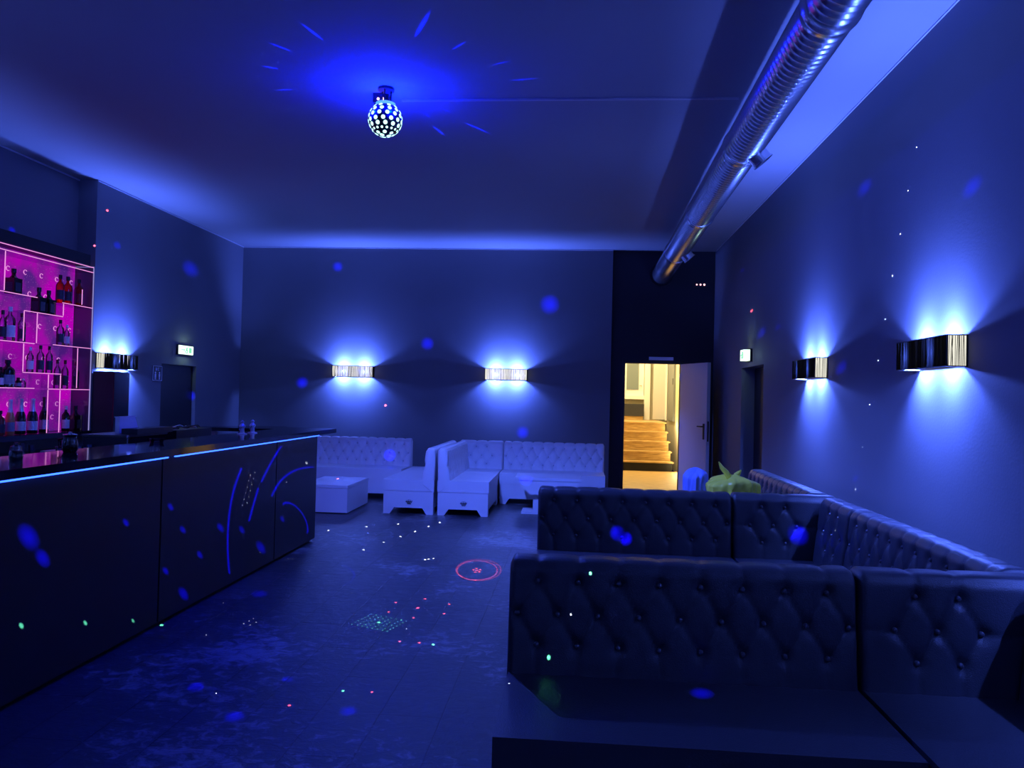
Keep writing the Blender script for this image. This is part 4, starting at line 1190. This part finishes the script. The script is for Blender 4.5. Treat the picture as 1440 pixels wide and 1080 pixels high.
# ------------------------------------------------------------------ mirror ball light, party projector and laser beams (real projected light)
def gobo(name, loc, energy, col, size=0.0015):
    o = lamp(name, 'POINT', loc, energy, col, size)
    L = o.data; L.use_nodes = True
    nt = L.node_tree
    em = next(n for n in nt.nodes if n.type == 'EMISSION')
    tc = nt.nodes.new('ShaderNodeTexCoord')
    return o, nt, em, tc.outputs['Normal']
class Beams:
    def __init__(s, name, loc, energy, col, size=0.0015):
        s.loc = Vector(loc); s.o, s.nt, s.em, s.dir = gobo(name, loc, energy, col, size); s.acc = None
    def math(s, op, a, b=None, c=None, clamp=False):
        n = s.nt.nodes.new('ShaderNodeMath'); n.operation = op; n.use_clamp = clamp
        for i, v in enumerate((a, b, c)):
            if v is None: continue
            if isinstance(v, (int, float)): n.inputs[i].default_value = v
            else: s.nt.links.new(v, n.inputs[i])
        return n.outputs[0]
    def vec(s, op, d):
        n = s.nt.nodes.new('ShaderNodeVectorMath'); n.operation = op
        s.nt.links.new(s.dir, n.inputs[0]); n.inputs[1].default_value = d
        return n.outputs['Value']
    def add(s, v):
        s.acc = v if s.acc is None else s.math('ADD', s.acc, v)
    def spot(s, target, radius, amp=1.0, soft=0.5):
        v = Vector(target)-s.loc; dist = v.length; e = radius/dist
        d = s.vec('DISTANCE', v.normalized())
        m = s.math('MULTIPLY_ADD', d, -1/(e*soft), 1/soft, clamp=True)
        # brightness grows with distance, so near and far spots read alike
        s.add(s.math('MULTIPLY', m, amp*dist*dist))
    def arc(s, p0, p1, p2, width, amp=1.0):
        ds = [(Vector(p)-s.loc).normalized() for p in (p0, p1, p2)]
        n = (ds[1]-ds[0]).cross(ds[2]-ds[0]).normalized(); k = n.dot(ds[0])
        dist = (Vector(p1)-s.loc).length; w = width/dist*max(0.02, math.sqrt(max(0.0, 1-k*k)))
        q = s.math('ABSOLUTE', s.math('SUBTRACT', s.vec('DOT_PRODUCT', n), k))
        line = s.math('MULTIPLY_ADD', q, -1/w, 1.0, clamp=True)
        mid = (ds[0]+ds[2]).normalized(); r = (ds[0]-ds[2]).length/2*1.12
        mid = ((ds[0]+ds[1]+ds[2])/3).normalized()
        r = max((mid-x).length for x in ds)
        mask = s.math('LESS_THAN', s.vec('DISTANCE', mid), r)
        s.add(s.math('MULTIPLY', s.math('MULTIPLY', line, mask), amp*dist*dist))
    def ring(s, c, r, width, amp=1.0):
        v = Vector(c)-s.loc; dist = v.length
        d = s.vec('DISTANCE', v.normalized())
        q = s.math('ABSOLUTE', s.math('SUBTRACT', d, r/dist))
        s.add(s.math('MULTIPLY', s.math('MULTIPLY_ADD', q, -dist/width, 1.0, clamp=True), amp*dist*dist))
    def done(s):
        s.nt.links.new(s.acc, s.em.inputs['Strength'])

# broad blue glow of the ball: strongest towards the bar and the floor in front of it
gl = Beams('ball_flood', (BX, BY, BZ-BR-0.06), BALL_W, DEEP, 0.05)
aim = (Vector((-2.1, 5.0, 0))-gl.loc).normalized()
dl = gl.vec('DOT_PRODUCT', aim)
down = gl.math('MULTIPLY', gl.vec('DOT_PRODUCT', Vector((0, 0, -1))), 4.0, clamp=True)
gl.add(gl.math('MULTIPLY_ADD', gl.math('POWER', gl.math('MAXIMUM', dl, 0.0), 9.0), 1.0, 0.04))
gl.acc = gl.math('MULTIPLY', gl.acc, down)
gl.done()
# pale blue fill added at the ball to brighten seats, weaker towards the bottles
pale = Beams('ball_pale_fill', (BX, BY, BZ-BR-0.06), BALL_PALE_W, BLUE, 0.05)
cone = pale.math('MULTIPLY_ADD', pale.vec('DOT_PRODUCT', Vector((0, 0, -1))), 7.0, -2.9, clamp=True)
side = pale.math('MULTIPLY_ADD', pale.vec('DOT_PRODUCT', Vector((1.1, 0.65, 0.0))), 1.0, 0.40, clamp=True)
pale.add(pale.math('MULTIPLY', cone, side))
sd = pale.vec('DOT_PRODUCT', (Vector((-6.2, 8.4, 2.0))-pale.loc).normalized())
pale.add(pale.math('MULTIPLY', pale.math('POWER', pale.math('MAXIMUM', sd, 0.0), 60.0), 0.35))
pale.done()
for k in range(5):
    t = 2*PI*k/5+0.3
    lamp('ball_ceiling_glow', 'POINT', (BX+0.165*math.cos(t), BY+0.165*math.sin(t), BZ+0.05), GLOW_W, DEEP, 0.015)
bs = Beams('ball_beams', (BX, BY, BZ+BR+0.03), 1500.0, DEEP, 0.001)
for x, y, z, r in CEILING_STREAKS: bs.spot((x, y, z), r*0.75, 2.2, 0.8)
bs.done()

pj = Beams('party_projector', P1, SPOT_W, (1.0, 1.0, 1.0), 0.002)
parts = []
def channel(col):
    parts.append((pj.acc, col)); pj.acc = None
for x, y, z, r in BLUE_SPOTS:
    amp = 1.2 if abs(x-XBAR) < 0.02 else (0.32 if z < 0.01 or (y < 7 and z < 0.9) else 0.10)
    pj.spot((x, y, z), r, amp, 0.8)
for a in BAR_ARCS: pj.arc(*a, 0.010, 2.2 if abs(a[0][0]-XBAR) < 0.02 else 0.5)
channel((0.004, 0.0, 1.0))
for x, y, z, r in WHITE_DOTS: pj.spot((x, y, z), r*1.15 if r > 0.011 else 0.0036, 2.6, 0.5)
channel((0.9, 1.0, 0.95))
for x, y, z, r in GREEN_DOTS: pj.spot((x, y, z), r*1.1, 2.5 if r > 0.01 else 1.8, 0.5)
channel((0.15, 1.0, 0.45))
for x, y, z, r in RED_DOTS: pj.spot((x, y, z), r*(1.1 if z < 0.01 else 0.75), 1.8 if z < 0.01 else 0.9, 0.5)
pj.ring(RING_CENTRE[0], 0.185, 0.010, 0.7); pj.ring((RING_CENTRE[0][0]+.01, RING_CENTRE[0][1]+.02, 0), 0.205, 0.008, 0.5)
channel((1.0, 0.10, 0.16))
tot = None
for acc, col in parts:
    n = pj.nt.nodes.new('ShaderNodeVectorMath'); n.operation = 'SCALE'
    n.inputs[0].default_value = col; pj.nt.links.new(acc, n.inputs['Scale'])
    if tot is None: tot = n.outputs[0]
    else:
        q = pj.nt.nodes.new('ShaderNodeVectorMath'); q.operation = 'ADD'
        pj.nt.links.new(tot, q.inputs[0]); pj.nt.links.new(n.outputs[0], q.inputs[1]); tot = q.outputs[0]
pj.nt.links.new(tot, pj.em.inputs['Color'])
